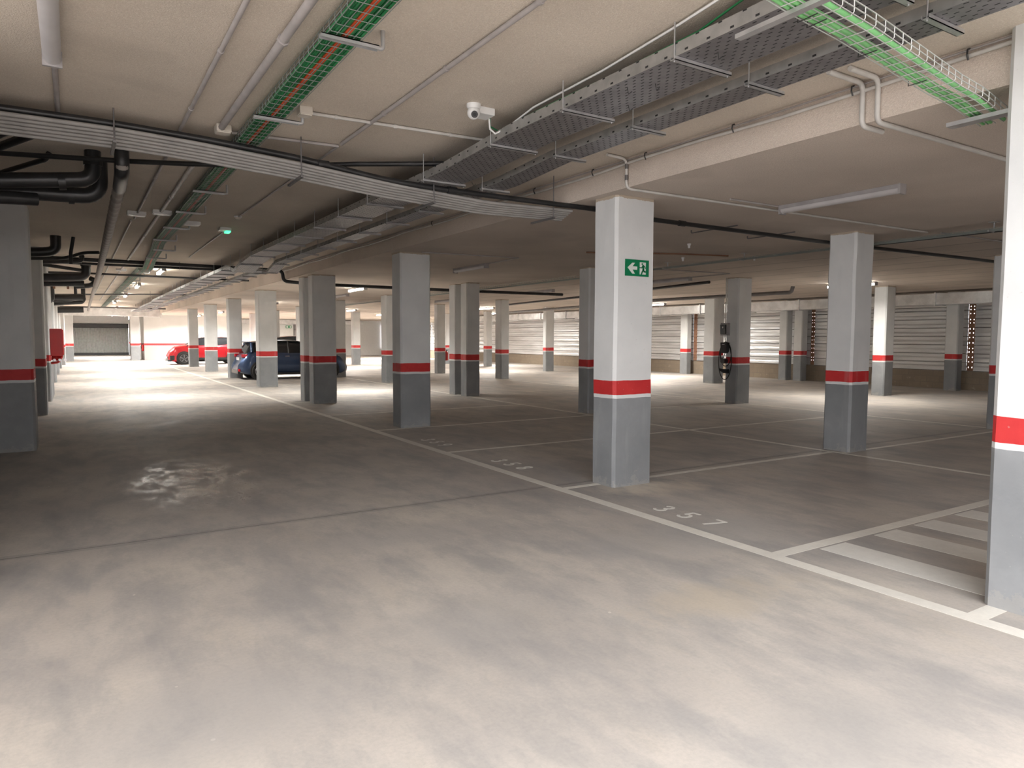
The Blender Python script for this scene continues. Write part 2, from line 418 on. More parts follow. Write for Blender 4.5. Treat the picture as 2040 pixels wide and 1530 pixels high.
COLS = [
 (4.85,5.40,5.70,6.08,'square white column carrying the green exit sign, red band over grey foot'),
 (4.87,5.45,11.47,11.88,'shaded white column next behind the exit sign column along the lane line'),
 (4.85,5.42,16.72,17.12,'dark-faced front column of the joint pair standing right of the blue car rear'),
 (4.85,5.42,17.50,17.91,'bright rear column of the joint pair hiding the middle of the blue car'),
 (4.98,5.55,23.1,23.6,'bright white column in front of the blue car boot and rear door'),
 (5.10,5.60,28.9,29.3,'grey shaded column behind the tail of the blue hatchback'),
 (5.11,5.62,34.6,35.0,'bright column overlapping the side of the red car in its middle'),
 (5.20,5.67,40.8,41.2,'beige-lit column overlapping the front wheel of the red car'),
 (9.23,9.68,5.78,6.20,'light grey column at right where two bay lines meet, no sign on it'),
 (9.23,9.67,11.70,12.07,'dark slim column just left of and behind the exit sign column'),
 (9.06,9.47,16.80,17.18,'front column of the joint pair in the middle distance, brownish right face'),
 (9.06,9.47,17.49,17.88,'rear column of the joint pair in the middle distance, bluish left face'),
 (9.30,9.62,23.24,23.7,'narrow bright column peeping out left of the second lane column'),
 (8.85,9.28,27.45,27.95,'grey column behind the bonnet of the blue hatchback'),
 (9.15,9.45,34.14,34.44,'thin bright column seen over the roof of the blue car'),
 (9.31,9.80,40.2,40.7,'far thin column seen just right of the bright column before the blue car'),
 (9.51,9.81,46.36,46.8,'far pale column between the red car and the blue car'),
 (13.87,14.3,5.66,6.09,'dark column half hidden behind the bright column at the right edge'),
 (13.75,14.24,11.59,11.97,'column carrying the vehicle charger and its black cable'),
 (14.12,14.5,23.39,23.85,'bright column with a shadow stripe near its top, right of the middle joint pair'),
 (13.75,14.16,28.27,28.6,'slim column with a fire extinguisher on its right side'),
 (13.82,14.26,39.55,39.95,'far slim column beyond the front of the blue car'),
 (19.35,19.80,11.14,11.52,'pale column standing before the metal cladding, behind the light grey column'),
 (19.45,19.98,17.45,17.95,'bright bluish column directly behind and left of the charger column'),
 (19.23,19.70,27.66,27.95,'pinkish column before the long cladding left of the exit sign column'),
 (19.60,19.98,34.05,34.4,'small pinkish column just left of the column with the shadow stripe'),
 (19.32,19.70,38.56,38.9,'distant pinkish column right of the slim column with extinguisher'),
 (23.25,23.6,11.10,11.48,'column against the cladding furthest to the right, under the duct'),
 (23.45,23.8,16.73,17.10,'right column of the joint pair against the cladding under the duct'),
 (23.45,23.8,17.40,17.76,'left column of the joint pair against the cladding under the duct'),
 (23.5,23.8,22.67,23.1,'column against the cladding left of the charger column'),
 (23.4,23.7,44.5,44.9,'distant column against the cladding beside a bright slit of daylight'),
]
for c in COLS: column(*c)
# left side pillars
column(-1.28, -.49, 11.77, 12.4, 'large shaded pillar at the left edge with red band at head height', HL)
column(-1.28, -.50, 17.0, 17.75, 'second shaded left pillar with a dark lower half, behind the large one', HL)
column(-1.28, -.50, 20.55, 23.2, 'third pillar along the left wall, long side carrying the red hose cabinet', HL)
for y, lb in ((29.0, 'fourth pillar along the left wall, bluish white and edge on'), (35.0, 'fifth pillar along the left wall, bluish white and edge on'), (41.5, 'sixth pillar along the left wall before the galvanised duct')):
    column(-1.28, -.55, y, y+.5, lb, HL)
column(-1.28, -.42, 46.5, 47.0, 'seventh left pillar showing a red band beside the shutter', HL)
column(-.72, -.02, 53.0, 53.5, 'far left pillar bordering the ribbed shutter', HL)
column(3.42, 3.95, 56.8, 57.3, 'rear one of two far columns right of the ribbed shutter', HL)
column(3.25, 3.8, 53.9, 54.4, 'front one of two far columns right of the ribbed shutter', HL)

# ---------------------------------------------------------------- floor markings
def flat(name, x0, y0, x1, y1, mat, label, cat, group=None, z=.002):
    return props(MB().box(x0, y0, 0.0005, x1, y1, z).build(name, mat), label, cat, group)
flat('lane_line', 4.27, -3, 4.39, 52, M['line'], 'long worn white line running the whole length of the parking aisle', 'floor line')
flat('row_line', 9.07, 3.0, 9.15, 46, M['line'], 'thin white line along the second row of columns', 'floor line')
flat('row_line', 14.0, 3.0, 14.07, 46, M['line'], 'thin white line along the third row of columns', 'floor line')
BL = ['short broad cross line meeting the foot of the bright right edge column', 'broad cross line between bay number 357 and the hatched area', 'cross line touching the front of the exit sign column', 'cross line between the two faint bay numbers left of the exit sign column',
      'cross line at the foot of the second lane column', 'thin cross line between second lane column and the joint pair', 'thin cross line just behind the joint pair column', 'thin cross line near the rear of the blue car', None, None, None, None]
bys = [1.92, 3.28, 5.95, 8.7, 11.4, 14.1, 17.3, 20.2, 23.3, 26.0, 31.6, 34.4]
for y, lb in zip(bys, BL):
    wd = .055 if y < 4 else .04
    if lb is None:
        flat('bay_line', 4.39, y-wd, 9.07, y+wd, M['line'], 'faint far cross line between bays near the parked cars', 'floor line', 'faint bay lines near the parked cars')
    else:
        flat('bay_line', 4.39, y-wd, 9.07 if y > 2 else 4.62, y+wd, M['line'], lb, 'floor line')
for y, lb in ((5.82, 'thin cross line running right from the light grey column foot'), (8.7, 'thin cross line in the second bay row behind the exit sign column'), (11.9, 'thin cross line in the second bay row near the charger column')):
    flat('bay_line', 9.15, y-.035, 14.0, y+.035, M['line'], lb, 'floor line')
for x0, lb in ((4.78, 'white hatch stripe nearest the lane line'), (5.50, 'second white hatch stripe from the lane line'), (6.10, 'third white hatch stripe, with dark spots'), (6.78, 'fourth and faintest white hatch stripe')):
    flat('hatch_stripe', x0, 2.03, x0+.33, 3.20, M['hatch'], lb, 'floor marking', 'hatch stripes')

def tube2(mb, pts, wd, z0=.0005, z1=.0018):
    """flat ribbon of even width through 2-D points"""
    for ii, (a, b) in enumerate(zip(pts[:-1], pts[1:])):
        z1 = z1+.00006; z0 = z0+.00002
        d = Vector((b[0]-a[0], b[1]-a[1])); n_ = Vector((-d.y, d.x)).normalized()*wd/2; e = d.normalized()*wd*.25
        q = [(a[0]-e.x+n_.x, a[1]-e.y+n_.y), (a[0]-e.x-n_.x, a[1]-e.y-n_.y), (b[0]+e.x-n_.x, b[1]+e.y-n_.y), (b[0]+e.x+n_.x, b[1]+e.y+n_.y)]
        mb.prism(q, lambda u, v, dd: (u, v, dd), z0, z1)
def arc(cx, cy, rx, ry, a0, a1, n=9):
    return [(cx+rx*math.cos(R(a0+(a1-a0)*i/n)), cy+ry*math.sin(R(a0+(a1-a0)*i/n))) for i in range(n+1)]
DIG = {  # strokes in a 1 x 2 box
 '3': [arc(.45, 1.5, .45, .48, 150, -80)+arc(.45, .5, .5, .5, 80, -150)],
 '5': [[(.92, 2), (.15, 2), (.1, 1.15)]+arc(.45, .62, .5, .58, 120, -150)],
 '7': [[(0, 2), (.95, 2), (.35, 0)]],
 '8': [arc(.5, 1.5, .4, .46, 0, 360, 14), arc(.5, .52, .48, .5, 0, 360, 14)],
 '9': [arc(.5, 1.42, .44, .55, 0, 360, 14), [(.94, 1.42), (.9, .8), (.6, .1), (.2, 0)]],
}
def number(txt, x, y, h, label):
    """reads from the lane: tops towards +X, runs towards -Y"""
    t = thing('bay_number', label, 'floor marking', (x, y, 0)); s = h/2
    for i, ch in enumerate(txt):
        mb = MB(); y0 = y - i*h*1.42
        for st in DIG[ch]: tube2(mb, [(x+v*s, y0-u*s*.95) for u, v in st], .03)
        mb.build('digit', M['num'], t)
number('357', 4.57, 4.80, .21, 'white painted bay number 357 near the hatched area')
number('358', 4.57, 7.82, .21, 'faint white bay number 358 left of the exit sign column')
number('359', 4.57, 10.0, .21, 'barely visible white bay number 359 by the second lane column')

# ---------------------------------------------------------------- exit sign on the column
t = thing('exit_sign', 'green emergency exit sign with left arrow and running figure on the column', 'sign', (5.135, 5.70, 2.265))
MB().box(4.97, 5.688, 2.265, 5.30, 5.699, 2.44).build('sign_panel', M['signg'], t)
fn = lambda u, v, d: (4.97+u*.33, d, 2.265+v*.175)
arrow = [(.08, .5), (.28, .80), (.39, .80), (.29, .585), (.485, .585), (.485, .385), (.29, .385), (.39, .14), (.28, .14)]
mb = MB(); mb.prism(arrow, fn, 5.685, 5.689); mb.build('arrow', M['signw'], t)
mb = MB(); mb.prism([(.60, .12), (.86, .12), (.86, .86), (.60, .86)], fn, 5.685, 5.689); mb.build('doorway', M['signw'], t)
mb = MB()
mb.prism([(.70+.032*math.cos(a), .755+.055*math.sin(a)) for a in [k*PI/5 for k in range(10)]], fn, 5.681, 5.686)
def limb(pts, wd):
    for a, b in zip(pts[:-1], pts[1:]):
        d = Vector(((b[0]-a[0])*.33, (b[1]-a[1])*.175)); n_ = Vector((-d.y, d.x)).normalized()*wd/2; e = d.normalized()*wd*.3
        P = [(a[0]*.33-e.x, a[1]*.175-e.y), (b[0]*.33+e.x, b[1]*.175+e.y)]
        q = [(P[0][0]+n_.x, P[0][1]+n_.y), (P[0][0]-n_.x, P[0][1]-n_.y), (P[1][0]-n_.x, P[1][1]-n_.y), (P[1][0]+n_.x, P[1][1]+n_.y)]
        mb.prism([(u/.33, v/.175) for u, v in q], fn, 5.681, 5.686)
limb([(.735, .66), (.745, .42)], .022); limb([(.745, .42), (.70, .28), (.665, .13)], .015); limb([(.745, .42), (.78, .30), (.89, .28)], .015)
limb([(.715, .63), (.67, .52), (.59, .53)], .010); limb([(.74, .64), (.80, .62), (.83, .50)], .010)
mb.build('running_figure', M['signg'], t)

# ---------------------------------------------------------------- conduits on the slabs
def conduit(name, pts, r, mat, label, clips=0, cat='conduit', rb=.05, group=None, seg=8):
    o = thing(name, label, cat, pts[0], group)
    pp = bend(pts, rb)
    MB().tube(pp, r, seg).build('tube', mat, o)
    if clips:
        mb = []; tot = 0
        for a, b in zip(pts[:-1], pts[1:]):
            a, b = Vector(a), Vector(b); L = (b-a).length
            if L < .5: continue
            for k in range(int(L/clips)):
                p = a+(b-a)*((k+.5)*clips/L); d = (b-a).normalized()
                q = MB(); q.tube([p-d*.012, p+d*.012], r*1.35, seg); q.build('clip', mat, o)
                tot += 1
                if tot > 12: break
            if tot > 12: break
    return o
zl = HL-.018
conduit('conduit', [(.83, 1.5, zl), (.83, 6.9, zl), (.83, 12.0, zl)], .016, M['conduit'], 'thin grey conduit running along the left ceiling, left of the thick one', 1.3)
conduit('conduit', [(1.11, 1.5, HL-.03), (1.11, 6.5, HL-.03)], .027, M['conduit'], 'thick grey conduit on the ceiling ending at the cream junction box', 1.9)
conduit('conduit', [(2.14, 1.5, zl), (2.14, 6.39, zl)], .016, M['conduit'], 'thin grey conduit on the ceiling right of the green cable tray', 1.1)
conduit('conduit', [(1.22, 6.55, zl), (2.14, 6.47, zl)], .014, M['conduit'], 'short grey conduit leading right from the cream junction box', .6)
conduit('conduit', [(1.60, 5.66, zl), (3.3, 5.56, zl)], .014, M['pvc'], 'cream conduit crossing the ceiling below the dome camera', .5)
conduit('conduit', [(-.05, 5.4, zl), (-.05, 7.6, zl)], .018, M['conduit'], 'grey conduit continuing from the end of the ceiling lamp at upper left')
conduit('conduit', [(2.14, 6.5, zl), (2.12, 11.0, zl)], .010, M['conduit'], 'very thin conduit leading back to the round smoke detector')
conduit('conduit', [(1.10, 7.9, zl), (1.12, 20, zl), (1.14, 40, zl)], .024, M['pvc'], 'pale thick conduit running away beyond the crossing pipe bundle', 4)
conduit('conduit', [(.80, 12.3, zl), (.80, 40, zl)], .014, M['pvc'], 'pale thin conduit running away beside the grey corrugated pipe', 4)
conduit('conduit', [(2.2, 12.6, zl), (2.24, 17.2, zl)], .012, M['pvc'], 'thin pale conduit leading to the green emergency lamp')
# conduit pair bending over the step in the ceiling, right
for dx, lb in ((0, 'left'), (.11, 'right')):
    y0 = 2.93-dx
    conduit('bent_conduit', [(4.30+dx*.6, y0, HL-.02), (4.695, y0, HL-.02), (4.695, y0, HR-.02), (4.95 if dx == 0 else 6.9, y0, HR-.02)], .018, M['pvc'],
            'pale conduit bent over the ceiling step behind the bright green cables, %s of the pair' % lb, cat='conduit', rb=.06)
o = conduit('bent_conduit', [(4.42, 5.35, HL-.02), (4.695, 5.38, HL-.02), (4.695, 5.38, HR-.015), (6.1, 5.36, HR-.015), (10.1, 5.28, HR-.015)], .014, M['pvc'],
            'pale conduit bent over the ceiling step above the exit sign column', rb=.07)
for z in (3.30, 3.19): MB().tube([(4.695, 5.38, z-.025), (4.695, 5.38, z+.025)], .017, 8).build('dark_sleeve', M['darksteel'], o)
# cable clipped along the top of the step
o = thing('edge_cable', 'pale cable clipped along the edge of the ceiling step', 'cable', (4.69, 2, 3.33))
MB().tube([(4.70, 1.2+k*.8, HR+.225+.012*math.sin(k*1.7)) for k in range(24)], .014, 6).build('cable', M['pvc'], o)
MB().tube([(4.70, 1.2+k*.8, HR+.262+.006*math.sin(k*1.1)) for k in range(24)], .007, 6).build('cable', M['conduit'], o)
for y in (2.25, 3.0, 4.05, 5.1, 5.9, 7.0, 8.4, 9.8):
    q = MB(); q.tube([(4.70+.0, y, HR+.275), (4.675, y, HR+.265), (4.672, y, HR+.235), (4.69, y, HR+.205)], .006, 5); q.build('clip', M['black'], o)
o = thing('swept_cable', 'white cable sweeping from the dome camera along the perforated tray', 'cable', (2.9, 3.5, 3.3))
MB().tube([(2.86, 4.93, 3.345), (2.88, 4.95, 3.27), (2.93, 4.95, 3.24), (2.99, 4.85, 3.28), (3.0, 4.5, 3.34), (3.01, 3.7, 3.36), (2.96, 3.0, 3.37), (2.88, 2.4, 3.37), (2.8, 1.8, 3.37)], .008, 6).build('cable', M['white'], o)
o = thing('green_wire', 'thin green wire lying along the upper perforated tray', 'cable', (3.1, 3.5, 3.3))
MB().tube([(2.86, 1.8, 3.36), (2.93, 2.3, 3.35), (3.06, 2.9, 3.34), (3.08, 3.6, 3.34), (3.05, 4.3, 3.33), (3.06, 4.9, 3.33)], .007, 6).build('wire', M['green'], o)
MB().tube([(2.86, 4.92, 3.35), (2.9, 4.98, 3.30), (3.0, 5.0, 3.28)], .006, 6).build('wire', M['green'], o)

def jbox(x, y, z, sx, sy, sz, label, mat=None):
    o = thing('junction_box', label, 'junction box', (x, y, z))
    MB().box(x-sx/2, y-sy/2, z-sz, x+sx/2, y+sy/2, z).build('box', mat or M['offwhite'], o, bevel=.004)
    MB().box(x-sx*.44, y-sy*.44, z-sz-.008, x+sx*.44, y+sy*.44, z-sz).build('lid', mat or M['offwhite'], o)
jbox(1.13, 6.45, HL, .12, .12, .06, 'cream junction box at the end of the thick ceiling conduit')
jbox(1.585, 5.60, HL, .10, .10, .06, 'cream junction box beside the green cable tray')
for i, (x, y) in enumerate(((1.12, 11.2), (.82, 11.5), (1.61, 12.0), (1.12, 21.3), (2.18, 22.6))):
    jbox(x, y, HL, .24, .16, .05, ['wide white box on the far ceiling beyond the crossing pipes, right one', 'wide white box on the far ceiling beyond the crossing pipes, left one', 'small white box hidden partly by the far green tray', 'white box on the brightly lit far ceiling', 'white round-looking detector box in the bright ceiling patch'][i], M['white'])
# smoke detector and emergency lamp
o = thing('smoke_detector', 'round white smoke detector on the dark ceiling', 'smoke detector', (2.12, 11.07, HL))
MB().tube([(2.12, 11.07, HL), (2.12, 11.07, HL-.02)], .055, 16).build('base', M['white'], o)
MB().tube([(2.12, 11.07, HL-.02), (2.12, 11.07, HL-.03), (2.12, 11.07, HL-.05)], [.05, .045, .025], 16).build('head', M['offwhite'], o)
o = thing('emergency_lamp', 'small emergency lamp glowing green on the dark ceiling', 'emergency light', (2.18, 12.41, HL))
MB().box(2.07, 12.28, HL-.05, 2.25, 12.50, HL).build('housing', M['white'], o, bevel=.01)
MB().box(2.17, 12.29, HL-.075, 2.24, 12.49, HL-.05).build('light', M['led'], o)

# dome camera
o = thing('dome_camera', 'white dome security camera on the ceiling with its square junction box', 'security camera', (2.66, 4.86, HL))
MB().tube([(2.66, 4.82, HL), (2.66, 4.82, HL-.02), (2.66, 4.82, HL-.035)], [.055, .055, .045], 20).build('base', M['white'], o)
mb = MB(); cx, cy, cz = 2.66, 4.82, HL-.065
mb.grid([[(cx+.05*math.sin(a)*math.cos(b), cy+.05*math.sin(a)*math.sin(b), cz+.05*math.cos(a)) for b in [k*PI/10 for k in range(21)]] for a in [j*PI/12 for j in range(13)]])
mb.build('eyeball', M['white'], o)
d = Vector((-.30, -.82, -.48)).normalized()
MB().tube([Vector((cx, cy, cz))+d*.040, Vector((cx, cy, cz))+d*.052], .026, 16).build('lens_ring', M['dark'], o)
MB().tube([Vector((cx, cy, cz))+d*.050, Vector((cx, cy, cz))+d*.056], .012, 12).build('lens', M['glass'], o)
MB().box(2.71, 4.82, HL-.055, 2.85, 4.96, HL).build('junction_box', M['white'], o, bevel=.004)

# ---------------------------------------------------------------- batten lamps
def batten(x, y, z, label, lit=False, L=1.35, group=None):
    o = thing('batten_lamp', label, 'ceiling lamp', (x, y, z), group)
    MB().box(x-.045, y-L/2, z-.045, x+.045, y+L/2, z).build('housing', M['lampbody'], o, bevel=.004)
    rows = []
    for yy in (y-L/2+.01, y+L/2-.01):
        rows.append([(x+.05*math.cos(a), yy, z-.045+.045*math.sin(a)) for a in [PI+k*PI/8 for k in range(9)]])
    MB().grid(rows).build('diffuser', M['lit'] if lit else M['diff'], o)
    for yy in (y-L/2, y+L/2): MB().box(x-.054, yy-.012, z-.098, x+.054, yy+.012, z).build('end_cap', M['lampbody'], o)
    return o
batten(-.06, 4.62, HL, 'grey unlit batten lamp at the upper left corner of the ceiling', L=1.5)
batten(6.83, 4.5, HR, 'unlit batten lamp on the ceiling above and right of the exit sign column')
batten(7.09, 13.0, HR, 'unlit batten lamp on the ceiling left of the exit sign column')
batten(12.75, 12.9, HR, 'unlit batten lamp on the ceiling between exit sign column and charger column')
batten(12.5, 18.3, HR, 'small unlit batten lamp left of the exit sign column, over the pink columns')
batten(12.48, 25.1, HR, 'small unlit batten lamp above the slim column with extinguisher')
batten(8.0, 24.1, HR, 'unlit batten lamp left of the joint pair columns, seen end on')
for i, (x, y, z) in enumerate(LIT):  # set includes fixtures for the added fill lamps
    zz = HL if x < FX else HR
    batten(x, y, zz-.02, 'lit batten lamp glowing white on the far ceiling, in a set with added fill lamps', True, group='lit lamps on the far ceiling')

# ---------------------------------------------------------------- trays
def tray(name, path, wd, h, label, lip=.012):
    """open-topped punched steel tray following path (x centre, y, z bottom)"""
    o = thing(name, label, 'cable tray', path[0])
    lo = [(x-wd/2, y, z) for x, y, z in path]; ro = [(x+wd/2, y, z) for x, y, z in path]
    MB().grid([lo, ro], False).build('base_plate', M['trayb'], o)
    for sgn, e in ((-1, lo), (1, ro)):
        MB().grid([e, [(x, y, z+h) for x, y, z in e], [(x-sgn*lip, y, z+h) for x, y, z in e]], False).build('side_rail', M['trays'], o)
    return o
def hanger(o, x0, x1, y, zb, zt, rods=(True, True)):
    """strut under a tray with threaded rods to the slab"""
    h = thing_part('hanger', o, (x0, y, zb))
    mb = MB(); mb.box(x0-.03, y-.02, zb-.022, x1+.03, y+.02, zb-.018).box(x0-.03, y-.02, zb-.022, x1+.03, y-.016, zb).box(x0-.03, y+.016, zb-.022, x1+.03, y+.02, zb)
    mb.build('strut', M['steel'], h)
    for on, x in zip(rods, (x0-.015, x1+.015)):
        if on: MB().tube([(x, y, zb-.03), (x, y, zt)], .005, 6).build('threaded_rod', M['steel'], h)
def thing_part(name, parent, loc):
    e = bpy.data.objects.new(name, None); C.objects.link(e); e.parent = parent
    e.location = Vector(loc)-world_loc(parent); e.empty_display_size = .05
    return e
p1 = [(3.16, 0.6, 3.20), (3.16, 4.80, 3.20), (3.16, 5.95, 3.145), (3.16, 6.9, 3.145), (3.16, 7.4, 3.16), (3.16, 14.3, 3.17), (3.16, 15.1, 3.12), (3.16, 16.0, 2.99), (3.16, 16.8, 3.14), (3.16, 20.5, 3.14), (3.16, 34, 3.14), (3.16, 35, 3.08), (3.16, 48, 3.1)]
T1 = tray('perforated_tray', p1, .42, .075, 'wide perforated steel cable tray hanging along the ceiling, left of the pair')
p2 = [(3.76, 0.6, 3.20), (3.76, 5.2, 3.20), (3.76, 6.1, 3.145), (3.76, 7.4, 3.15), (3.76, 15.2, 3.16), (3.76, 16.0, 3.02), (3.76, 16.8, 3.12), (3.76, 34, 3.14), (3.76, 48, 3.1)]
T2 = tray('perforated_tray', p2, .24, .06, 'narrow perforated steel cable tray nearest the ceiling step')
def zon(path, y):
    for a, b in zip(path[:-1], path[1:]):
        if a[1] <= y <= b[1]: return a[2]+(b[2]-a[2])*(y-a[1])/(b[1]-a[1])
    return path[-1][2]
ys1 = [.9, 1.9, 2.98, 4.05, 5.05, 6.35]+[7.9+1.05*k for k in range(24)]+[34.5+1.6*k for k in range(8)]
for y in ys1: hanger(T1, 2.96, 3.37, y, zon(p1, y)-.002, HL)
for y in ys1: hanger(T2, 3.64, 3.92, y+.04, zon(p2, y)-.002, HL, (True, False))
for k in range(5):   # black leads lying in the trays
    x = 3.02+.07*k
    MB().tube([(x+.012*math.sin(y*1.3+k), y, zon(p1, y)+.02) for y in [1+.5*i for i in range(30)]], .011, 6).build('cable', M['black'], T1)
for k in range(3):
    x = 3.69+.06*k
    MB().tube([(x+.01*math.sin(y*1.7+k), y, zon(p2, y)+.02) for y in [1+.5*i for i in range(30)]], .012, 6).build('cable', M['black'], T2)
# dangling tie-ends below the trays
mb = MB()
for (x, y) in ((3.05, 3.5), (3.15, 3.35), (3.28, 3.75), (3.4, 6.2), (3.1, 2.8)):
    z = zon(p1, y); mb.tube([(x, y, z), (x+.03, y+.02, z-.03), (x+.05, y+.01, z-.012)], .0025, 5)
mb.build('tie_ends', M['black'], T1)

def basket(name, A, B, side, up, wd, h, label, wmat, pitch=.1, rw=.0028, nlong=5, extend=None):
    """wire basket between points on path; side = unit vector across"""
    o = thing(name, label, 'cable tray', A[0])
    return o
def basket_path(path, side, wd, h, pitch, rw, wmat, parent, name='wire_mesh'):
    side = Vector(side).normalized(); up = Vector((0, 0, 1)); mb = MB(); path = [Vector(p) for p in path]
    for f in (-.5, -.25, 0, .25, .5): mb.tube([p+side*wd*f for p in path], rw, 5)
    for f in (-.5, .5):
        for hh in (.5, 1): mb.tube([p+side*wd*f+up*h*hh for p in path], rw*1.15, 5)
    for a, b in zip(path[:-1], path[1:]):
        L = (b-a).length; n = max(1, int(L/pitch))
        for k in range(n):
            p = a+(b-a)*(k/n)
            mb.tube([p-side*wd/2+up*h, p-side*wd/2+up*.012, p-side*(wd/2-.012), p+side*(wd/2-.012), p+side*wd/2+up*.012, p+side*wd/2+up*h], rw, 4, caps=False)
    return mb.build(name, wmat, parent)
# long green basket over the aisle
gp = [(1.36, 1.6, 3.305), (1.36, 7.2, 3.305), (1.38, 14.5, 3.305), (1.45, 15.6, 3.305), (1.50, 17.6, 3.27), (1.50, 18.2, 3.15), (1.50, 19.0, 3.15), (1.50, 19.6, 3.28), (1.50, 40, 3.29), (1.50, 48, 3.29)]
G = thing('wire_basket_tray', 'long wire basket tray packed with dark green cables over the aisle', 'cable tray', gp[0])
basket_path(gp, (1, 0, 0), .20, .06, .1, .0026, M['wired'], G)
rnd = random.Random(3)
def along(path, dx, dz, wob, step=.6, y1=None):
    pts = []; y = path[0][1]; ph = rnd.uniform(0, 6)
    while y < (y1 or path[-1][1]):
        for a, b in zip(path[:-1], path[1:]):
            if a[1] <= y <= b[1]:
                f = (y-a[1])/(b[1]-a[1]); pts.append((a[0]+(b[0]-a[0])*f+dx+wob*math.sin(y*.9+ph), y, a[2]+(b[2]-a[2])*f+dz)); break
        y += step if y < 14 else step*1.2
    return pts
for k in range(13):
    dx = -.088+.0147*k
    if k in (6,): MB().tube(along(gp, dx, .014, .002), .0095, 6).build('orange_cable', M['orange'], G)
    elif k == 7: MB().tube(along(gp, dx-.002, .013, .004), .008, 6).build('orange_cable', M['orange'], G)
    else: MB().tube(along(gp, dx, .014+.006*(k % 2), .003), .009, 6).build('green_cable', M['green'], G)
for k in range(5): MB().tube(along(gp, -.07+.035*k, .036, .006), .011, 6).build('green_cable', M['green'], G)
def gbracket(y, x0=1.22, x1=1.56, zb=3.30):
    h = thing_part('bracket', G, (x1, y, zb))
    mb = MB(); mb.box(x0, y-.02, zb-.010, x1, y+.02, zb-.004).box(x0, y-.02, zb-.028, x1, y-.016, zb-.004).box(x0, y+.016, zb-.028, x1, y+.02, zb-.004)
    mb.build('arm', M['steel'], h)
    MB().tube(bend([(x1-.01, y, zb-.016), (x1+.03, y, zb-.012), (x1+.03, y, HL)], .025), .014, 8).build('post', M['steel'], h)
for y in [2.3, 3.98, 5.68, 7.45, 8.9, 10.5, 12.1, 13.7, 15.3, 16.9]+[21+1.5*k for k in range(13)]: gbracket(y, *( (1.22, 1.56) if y < 14 else (1.36, 1.72)))

# bright green basket under the perforated trays, upper right
bp = [Vector((2.35, 1.94, 2.985)), Vector((2.66, 1.985, 2.985)), Vector((3.06, 2.03, 2.985)), Vector((4.15, 2.19, 2.985)), Vector((4.45, 2.22, 2.985)), Vector((5.0, 2.30, 2.97))]
bp = [Vector((x, y-.08, z)) for x, y, z in bp]
B = thing('wire_basket_tray', 'zinc wire basket tray with bright green cables at the upper right corner', 'cable tray', tuple(bp[0]))
basket_path(bp, (-.12, 1, 0), .17, .06, .1, .0028, M['wire'], B)
for k, (dy, dz, r_) in enumerate(((.07, .012, .011), (.05, .013, .011), (.03, .013, .012), (.062, .03, .011), (.042, .034, .011), (-.045, .014, .014))):
    MB().tube([p+Vector((-.12, 1, 0)).normalized()*(dy+.004*math.sin(i*2+k))+Vector((0, 0, dz)) for i, p in enumerate(bp)], r_, 8).build('green_cable', M['brightgreen'], B)
for i, x in enumerate((2.72, 2.80, 3.30, 3.9)):
    f = (x-2.66)/(4.15-2.66); y = 1.905+(2.11-1.905)*f
    MB().tube([(x, y-.0, 2.98), (x+.005, y+.1, 2.98), (x+.01, y+.1, 3.03)], .0028, 5).build('cable_tie', M['black'], B)
MB().box(2.60, 1.60, 2.965, 2.64, 2.25, 2.985).build('strut', M['steel'], B)
MB().box(4.72, 1.95, 2.94, 4.80, 2.38, 2.965).build('strut', M['steel'], B)

# ---------------------------------------------------------------- crossing pipe and grey conduit bundle
o = thing('black_pipe', 'long black pipe crossing the whole garage below the ceiling, above the grey conduits', 'pipe', (-.8, 6.5, 3.2))
bpts = [(-1.2, 6.5, 3.285), (.32, 6.5, 3.29), (.96, 6.5, 3.27), (1.78, 6.5, 3.22), (2.6, 6.47, 3.12), (3.0, 6.45, 3.098), (3.75, 6.42, 3.085), (5.1, 6.36, 3.07), (5.9, 6.30, 3.02), (9.1, 6.27, 3.0), (9.8, 6.27, 3.0), (13.3, 6.16, 3.0), (14.5, 6.16, 3.0), (17.5, 6.1, 3.0)]
MB().tube(bend(bpts, .15, 3), .028, 10).build('pipe', M['black'], o)
for x, y in ((-.5, 6.5), (2.0, 6.5), (3.3, 6.44), (6.4, 6.27), (10.05, 6.05)):
    for a, b in zip(bpts[:-1], bpts[1:]):
        if a[0] <= x < b[0]:
            f = (x-a[0])/(b[0]-a[0]); z = a[2]+(b[2]-a[2])*f; yy = a[1]+(b[1]-a[1])*f
            MB().tube([(x-.05, yy, z), (x+.05, yy, z)], .036, 10).build('coupling', M['black'], o)
MB().tube([(10.1, 6.04, 3.0), (10.1, 5.98, 3.0), (10.15, 2.5, 3.0)], .02, 8).build('branch', M['black'], o)
o = thing('conduit_bundle', 'five grey conduits laid side by side crossing the ceiling below the black pipe', 'conduit', (-.8, 6.7, 3.2))
cp = [(-1.2, 3.215), (.32, 3.22), (.96, 3.195), (1.78, 3.14), (2.6, 3.065), (3.75, 3.0), (4.84, 3.02)]
for k in range(6):
    MB().tube(bend([(x, 6.47+.05*k*(1-.04*max(0, x)), z+.022-.016*k*(1-.03*max(0, x))) for x, z in cp], .15, 3), .018, 8).build('conduit', M['bundle'], o)
for x, zt, z in ((.32, HL, 3.14), (1.78, HL, 3.05), (3.09, HL, 2.955), (4.55, HL, 2.94)):
    h = thing_part('hanger', o, (x, 6.4, z))
    MB().tube([(x, 6.42, z), (x, 6.42, zt)], .006, 6).build('threaded_rod', M['darksteel'], h)
    MB().box(x-.012, 6.40, z-.02, x+.012, 6.86, z).build('strut', M['darksteel'], h)
